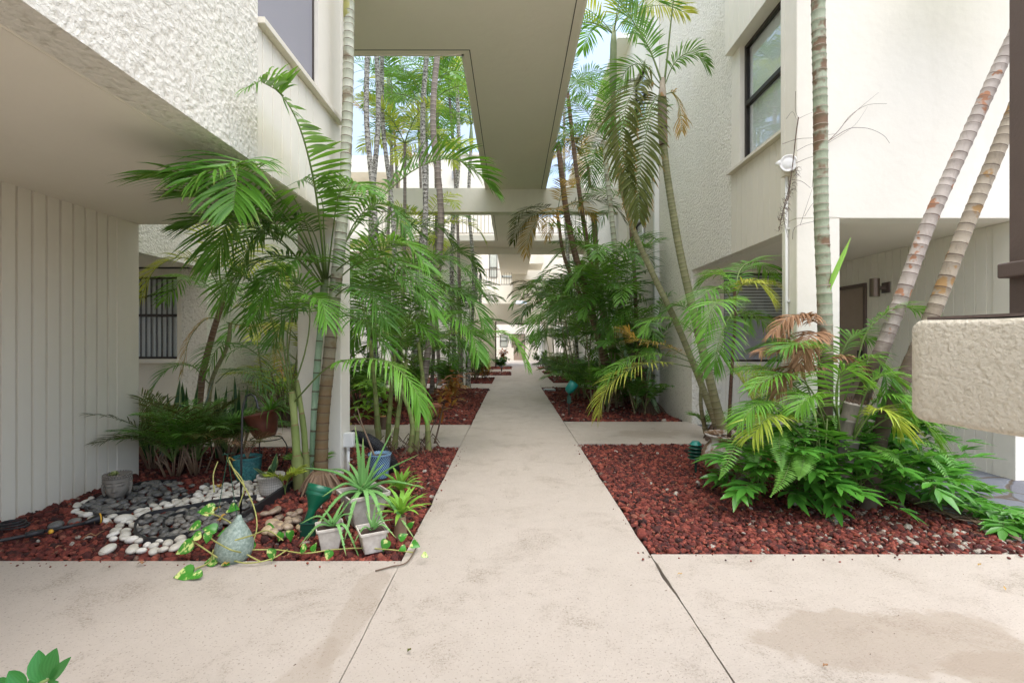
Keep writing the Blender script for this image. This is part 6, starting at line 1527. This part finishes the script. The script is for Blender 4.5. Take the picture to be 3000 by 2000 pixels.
t = thing('coil', 'small coil of black tubing at the foot of the board wall', 'hose', tuple(G(28, 1215)))
b = G(28, 1218); m = MB(); m.tube([b+Vector((math.cos(k*.5)*(.085+.02*math.sin(k*.13)), math.sin(k*.5)*.06, .02+.0012*k)) for k in range(40)], .006, 6); m.obj('tubing', M['blackplastic'], t, smooth=True)
# ---------------- pothos
def heart(m, p, D, L, U, ab=.5):
    D = D.normalized(); U = (U-D*U.dot(D)).normalized(); S_ = D.cross(U)
    prof = [(-.08, .0, 0), (-.10, .22, .0), (-.02, .40, 0), (.15, .49, 0), (.35, .46, 0), (.58, .33, 0), (.8, .16, 0), (1.0, .01, 0)]
    vs = []; uv = []
    for x, w, _ in prof:
        for s_ in (-1, -.5, 0, .5, 1):
            xx = x if s_ else (x if x > 0 else .02)
            vs.append(p+D*(L*xx)+S_*(s_*w*L)+U*(abs(s_)*w*L*.28-.18*L*xx*xx)); uv.append((.5+s_*.5, x))
    n = 5; fs = [(a*n+b_, a*n+b_+1, (a+1)*n+b_+1, (a+1)*n+b_) for a in range(len(prof)-1) for b_ in range(4)]
    m.add(vs, fs, uv=uv, ab=(ab, .3))
Y0 = 2.86
PL_ = [(446,1209,.055,200),(472,1172,.075,175),(537,1167,.06,10),(481,1214,.06,160),(513,1225,.055,190),(448,1233,.05,200),(476,1236,.045,260),(422,1260,.08,205),(483,1289,.06,215),(420,1318,.075,195),(448,1322,.05,250),
       (620,1210,.05,20),(643,1233,.045,250),(667,1231,.055,270),(576,1255,.05,230),(624,1275,.055,265),(695,1262,.045,230),(722,1255,.04,80),(754,1275,.045,255),(884,1253,.055,250),(927,1231,.045,40),(923,1260,.035,200),(955,1251,.045,350),(977,1275,.03,340),(520,1293,.035,30),(945,1203,.04,60)]
t = thing('pothos', 'trailing pothos vine with marbled heart leaves across the jar and pavement edge', 'vine', tuple(G(530, 1260)))
rnd = random.Random(21); PP = []
for i, (u, v, L, a) in enumerate(PL_):
    z = (.22 if v < 1180 else .16 if v < 1240 else .07) if u < 560 else .05
    if v > 1284: z = .02
    p = G(u, v, z); PP.append(p); an = R(a); D = Vector((math.cos(an), -.35 if abs(math.sin(an)) < .5 else .25*math.sin(an), math.sin(an)*.8 if z > .03 else -.05))
    m = MB(); heart(m, p-D.normalized()*L*.6, D, L*1.25, Vector((rnd.uniform(-.3, .3), -.75, .8))); m.obj('leaf', LM['pothos'], t, smooth=True)
VS = [[G(600,1290,.01),G(560,1270,.05),G(530,1262,.14),G(490,1240,.14),G(470,1222,.15)], [G(530,1200,.24),G(500,1184,.22),G(470,1176,.23)], [G(575,1262,.05),G(640,1262,.03),G(700,1270,.03),G(760,1262,.03),G(830,1258,.03),G(900,1262,.03),G(950,1268,.02)],
      [G(540,1240,.2),G(575,1230,.16),G(615,1218,.08),G(650,1240,.05)], [G(490,1262,.1),G(480,1290,.02),G(450,1305,.01),G(425,1316,.015)], [G(500,1280,.05),G(470,1260,.1),G(440,1240,.13)], [G(505,1275,.04),G(560,1292,.02),G(620,1284,.03),G(660,1262,.04)],
      [W(548,1165,3.2),W(560,1110,3.25),W(525,1062,3.3),W(522,1048,3.3)], [W(522,1048,3.3),W(540,1085,3.2),W(566,1125,3.1),W(585,1170,3.0),W(590,1210,2.95),W(580,1250,2.9)], [W(500,1060,3.4),W(490,1090,3.35),W(492,1130,3.3)],
      [G(960,1250,.03),G(935,1290,.015),G(900,1300,.01),G(862,1310,.008)]]
for v_ in VS:
    m = MB(); m.tube(smoothpath(v_, 20), .0042, 6); m.obj('stem', SM['yellow'] if v_ is not VS[-1] else SM['brown'], t, smooth=True)
t = thing('hanger_wire', 'dark green wire hanger strings above the jar', 'wire', tuple(G(540, 1200)))
m = MB(); hk = W(523, 1046, 3.3)
for e in (W(545,1190,2.9), W(500,1180,3.0), W(515, 1040, 3.3)): m.tube([hk, e], .0022, 5)
m.tube([W(510,1044,3.3), W(538,1040,3.3)], .003, 5); m.obj('strings', PT['greendark'], t)
# dead orange leaves on the vine & litter
def litter(label, p, L, w, az, mat, lift=.3):
    m = MB(); D = Vector((math.cos(az), math.sin(az), lift*.3)); S_ = Vector((-math.sin(az), math.cos(az), 0))
    pp = [p+D*L*x+Vector((0, 0, .012+L*.25*abs(math.sin(x*5)))) for x in (0, .2, .4, .6, .8, 1)]
    m.ribbon(pp, [w*x for x in (.1, .7, 1, .9, .5, .05)], S_, ab=.6, fold=.5); tag(m.obj('fallen_leaf', LM[mat], None, smooth=True), label, 'leaf')
litter('curled dark brown leaf on the left pavement', G(315, 1301), .05, .012, .1, 'dead'); litter('orange dead leaf at the pavement edge below the jar', G(508, 1304), .045, .012, .4, 'orange'); litter('yellow leaf on the pavement edge right of the jar', G(548, 1289), .035, .012, .1, 'yellow')
litter('long tan leaf lying on the red rock', G(186, 1246), .12, .012, .7, 'dead'); litter('small red leaf on the right pavement near the joint', G(1556, 1324), .03, .006, .0, 'orange'); litter('tiny red leaf far right on the pavement', G(2246, 1303), .03, .006, .3, 'orange')
litter('small brown leaf on the damp patch', G(1890, 1537), .025, .007, .2, 'dead'); litter('thin reddish leaf near the right frame edge', G(2310, 1360), .03, .005, 1, 'orange'); litter('dark leaf scrap in the middle of the front pavement', G(936, 1503), .02, .008, .9, 'olive')
litter('pale fallen leaf beside the blue pot', G(900, 1072), .10, .02, -.3, 'varieg')
for i, (u, v, Y) in enumerate(((523, 1058, 3.3), (502, 1120, 3.2), (506, 1170, 3.05), (521, 1187, 2.98))):
    litter(['orange dead leaf hanging at the top of the vine', 'orange dead leaf halfway up the vine', 'orange dead leaf above the marbled leaves', 'small orange dead leaf by the jar neck'][i], W(u, v, Y), .06, .016, 1+i, 'orange', -2)
# ---------------- dried vine on the right pillar
t = thing('dried_vine', 'leafless dried vine spreading over the right pillar and white wall', 'vine', (2.7, 4.5, 1.5))
m = MB(); z3 = lambda x, y, Y: W(x*.35+1568, y*.35, Y)
for pts, r in (([(760,770),(742,900),(720,1100),(700,1220),(655,1400),(630,1520)], .006), ([(715,1150),(690,1300),(660,1400),(690,1560)], .004), ([(742,600),(740,720),(760,780)], .0025), ([(945,940),(1030,850),(1100,760),(1210,690),(1340,681)], .0032), ([(1060,810),(1150,720),(1285,608)], .0022),
    ([(950,930),(1080,850),(1160,838),(1240,850),(1320,890),(1358,940)], .003), ([(655,945),(760,912),(870,905),(960,885),(1010,878)], .0026), ([(750,990),(830,950),(945,925)], .0024), ([(745,1070),(830,1035),(945,1010)], .0026), ([(715,1180),(780,1190),(840,1235)], .003),
    ([(720,1570),(740,1490),(870,1450),(960,1425),(1100,1437)], .0026), ([(850,1230),(860,1100),(865,1020)], .002), ([(770,1480),(820,1330),(850,1240)], .002), ([(760,780),(800,760),(870,730)], .002), ([(680,780),(720,735),(750,790)], .002), ([(800,1420),(850,1340),(900,1300)], .002), ([(945,945),(1120,830),(1215,700)], .0018)):
    m.tube(smoothpath([z3(x, y, 4.40 if x > 735 else 4.42) for x, y in pts], 14), [r*(1-.6*i/13) for i in range(14)], 5)
rnd = random.Random(6)
for k in range(70):
    q = rnd.random(); x = 750-120*q+rnd.uniform(-8, 8); y = 1100+420*q; a = rnd.uniform(0, 6.28)
    m.tube(smoothpath([z3(x, y, 4.41), z3(x+22*math.cos(a), y+22*math.sin(a), 4.37), z3(x+38*math.cos(a+.8), y+38*math.sin(a+.8), 4.36)], 6), [.0025, .002, .002, .0015, .001, .001], 4)
m.obj('twigs', SM['brown'], t)
# ---------------- glossy potted plant at the bottom left
t = thing('potted_plant', 'glossy leaved plant poking into the bottom left corner', 'plant', (-1.45, 1.3, 0))
m = MB(); m.lathe([(.09, 0), (.11, .1), (.125, .2), (.13, .22), (.115, .22), (.11, .18)], (-1.45, 1.3, 0), 24); m.obj('pot', PT['rust'], t, smooth=True)
m = MB(); m.lathe([(.112, .18), (.112, .19)], (-1.45, 1.3, 0), 24); m.obj('soil', M['soil'], t)
m = MB()
for tip in ((110, 1560), (60, 1575), (30, 1600)):
    m.tube(smoothpath([Vector((-1.45, 1.3, .18)), Vector((-1.42, 1.3, .3)), W(tip[0], tip[1], 1.3)], 8), [.01-.0008*i for i in range(8)], 7)
m.obj('stem', SM['green'], t, smooth=True)
for (u, v, a, L, w, Dy) in ((98, 1566, 108, .085, .027, .1), (112, 1556, 70, .095, .026, -.2), (115, 1562, 46, .115, .014, -.3), (60, 1580, 140, .07, .024, 0), (30, 1580, 160, .06, .02, 0), (110, 1572, 25, .05, .012, -.4), (70, 1585, 60, .06, .02, .3)):
    m = MB(); an = R(a); D = Vector((math.cos(an), Dy, math.sin(an))).normalized(); p_ = W(u, v, 1.3); U = Vector((.2, -1, .3)); U = (U-D*U.dot(D)).normalized(); S_ = D.cross(U)
    m.ribbon([p_+D*L*x+U*(-.1*L*x*x) for x in (0, .12, .28, .45, .65, .82, .94, 1)], [w*x for x in (.12, .6, .92, 1, .88, .58, .25, .02)], S_, ab=.5, fold=.3, up=U); m.obj('leaf', LM['zz'], t, smooth=True)
# ---------------- shrubs in the distance and against the left wall
def shrub(label, c, r, h, n, L, w, mats, seed, cat='shrub', up=.5, name='shrub'):
    t = thing(name, label, cat, tuple(c)); rnd = random.Random(seed); ms = {k: MB() for k in set(mats)}; st = MB()
    nb = max(6, n//40)
    for b in range(nb):
        a = rnd.uniform(0, 6.28); rr = r*rnd.random()**.5; e = Vector(c)+Vector((math.cos(a)*rr, math.sin(a)*rr, h*rnd.uniform(.55, 1)))
        s0 = Vector(c)+Vector((math.cos(a)*rr*.15, math.sin(a)*rr*.15, -.02)); mid = s0.lerp(e, .5)+Vector((0, 0, h*.12)); P_ = smoothpath([s0, mid, e], 8)
        st.tube(P_, [.012*(1-.09*i) for i in range(8)], 5)
        for k in range(n//nb):
            p_ = P_[rnd.randrange(2, 8)]+Vector((rnd.gauss(0, .04), rnd.gauss(0, .04), rnd.gauss(0, .04)))*(r*2)
            leafblade(ms[rnd.choice(mats)], p_, Vector((rnd.gauss(0, 1), rnd.gauss(0, 1), rnd.gauss(up, .5))), L*rnd.uniform(.7, 1.2), w, k, .3)
    st.obj('stems', SM['brown'], t)
    for k, q in ms.items(): q.obj('leaves', LM[k], t, smooth=True)
    return t
shrub('airy bright fern bush against the left stucco wall', G(640, 985)+Vector((0, .2, 0)), .55, .95, 1500, .07, .006, ['bright', 'mid'], 1)
shrub('leafy dark shrub behind the hanging basket', G(690, 990)+Vector((0, .3, 0)), .35, .8, 240, .16, .04, ['mid', 'dark'], 2)
shrub('variegated shrub in the third left bed', G(1095, 868), .45, 1.0, 420, .26, .028, ['varieg', 'mid'], 3)
shrub('low cream leaved shrub before the far partition', G(1120, 852), .5, .55, 260, .2, .05, ['varieg', 'lime'], 4)
shrub('small orange croton by the far left pavement', G(1116, 868), .2, .4, 110, .16, .03, ['orange', 'croton'], 5)
shrub('dense green shrub in the passage', G(1150, 842), .5, .5, 420, .18, .06, ['vine', 'mid'], 6)
shrub('dark red leaved shrub behind the passage shrub', G(1153, 835), .4, .9, 200, .2, .05, ['croton'], 7)
shrub('bushy green shrub on the right by the passage', G(1246, 842), .5, .9, 380, .18, .05, ['mid', 'bright', 'dark'], 8)
shrub('dark leafy shrub low in the third right bed', G(1325, 872), .5, .7, 360, .16, .05, ['dark', 'mid'], 9)
shrub('bright fern shrub at the second right bed', G(1370, 885), .35, .45, 300, .14, .02, ['bright'], 10)
shrub('light green broad leaved bush deep in the left bed', G(830, 925), .6, 1.2, 380, .2, .06, ['bright', 'mid'], 11)
shrub('dark understory shrub in the left corner under the snake plants', Vector((-3.75, 5.35, 0)), .5, .4, 700, .06, .02, ['dark'], 12)
shrub('small red cordyline in the second left bed', G(1040, 890), .3, .5, 140, .22, .02, ['croton', 'orange'], 13)
shrub('dark green filler bush at the downpipe foot', Vector((2.5, 10.2, 0)), .4, .9, 380, .16, .03, ['dark', 'mid'], 14)

# ---------------- stray grit, twigs and leaf scraps
lava('stray_rock', 'loose crumbs of red lava rock spilled on the pavement edges', [(PL-2.4, 2.70), (PL, 2.70), (PL+.10, 5.9), (PL-.03, 5.9), (PL-.03, 2.79), (PL-2.4, 2.79)], .085, .0065, 1, z0=.003, seed=71)
lava('stray_rock', 'loose crumbs of red lava rock spilled right of the path', [(PR-.08, 2.8), (3.2, 2.78), (3.2, 2.89), (PR-.01, 2.89), (PR-.01, 6), (PR-.09, 6)], .085, .006, 1, z0=.003, seed=72)
m = MB(); rnd = random.Random(44)
for k in range(420):
    sd = rnd.random()
    x, y = (rnd.uniform(.9, 3.3), rnd.uniform(2.95, 6)) if sd < .55 else (rnd.uniform(-3.6, -.7), rnd.uniform(2.85, 5.9))
    a = rnd.uniform(0, 6.28); L = rnd.uniform(.03, .11); z = rnd.uniform(-.002, .02)
    m.tube([(x, y, z), (x+math.cos(a)*L*.5, y+math.sin(a)*L*.5, z+rnd.uniform(0, .012)), (x+math.cos(a+.3)*L, y+math.sin(a+.3)*L, z)], [.0012, .0014, .0006], 4)
for k in range(160):
    sd = rnd.random()
    x, y = (rnd.uniform(.9, 3.3), rnd.uniform(2.95, 6)) if sd < .5 else (rnd.uniform(-3.6, -.7), rnd.uniform(2.85, 5.9))
    a = rnd.uniform(0, 6.28); D = Vector((math.cos(a), math.sin(a), 0)); L = rnd.uniform(.02, .05); p_ = Vector((x, y, .012))
    m.ribbon([p_, p_+D*L*.4+Vector((0, 0, .008)), p_+D*L], [.001, .006, .0005], Vector((-D.y, D.x, 0)), ab=rnd.random(), fold=.4)
tag(m.obj('leaf_litter', LM['dead'], None, kind='stuff'), 'dry twigs and leaf scraps strewn over the lava rock', 'litter')
m = MB()
for k in range(140):
    x, y = rnd.uniform(-3, 3), rnd.uniform(1.2, 6); a = rnd.uniform(0, 6.28); L = rnd.uniform(.004, .012)
    if not (y < 2.8 or -.6 < x < .8): continue
    m.tube([(x, y, .002), (x+math.cos(a)*L, y+math.sin(a)*L, .003)], [.0018, .0008], 4)
tag(m.obj('debris', SM['brown'], None, kind='stuff'), 'tiny dark crumbs and seeds scattered on the pavement', 'litter')
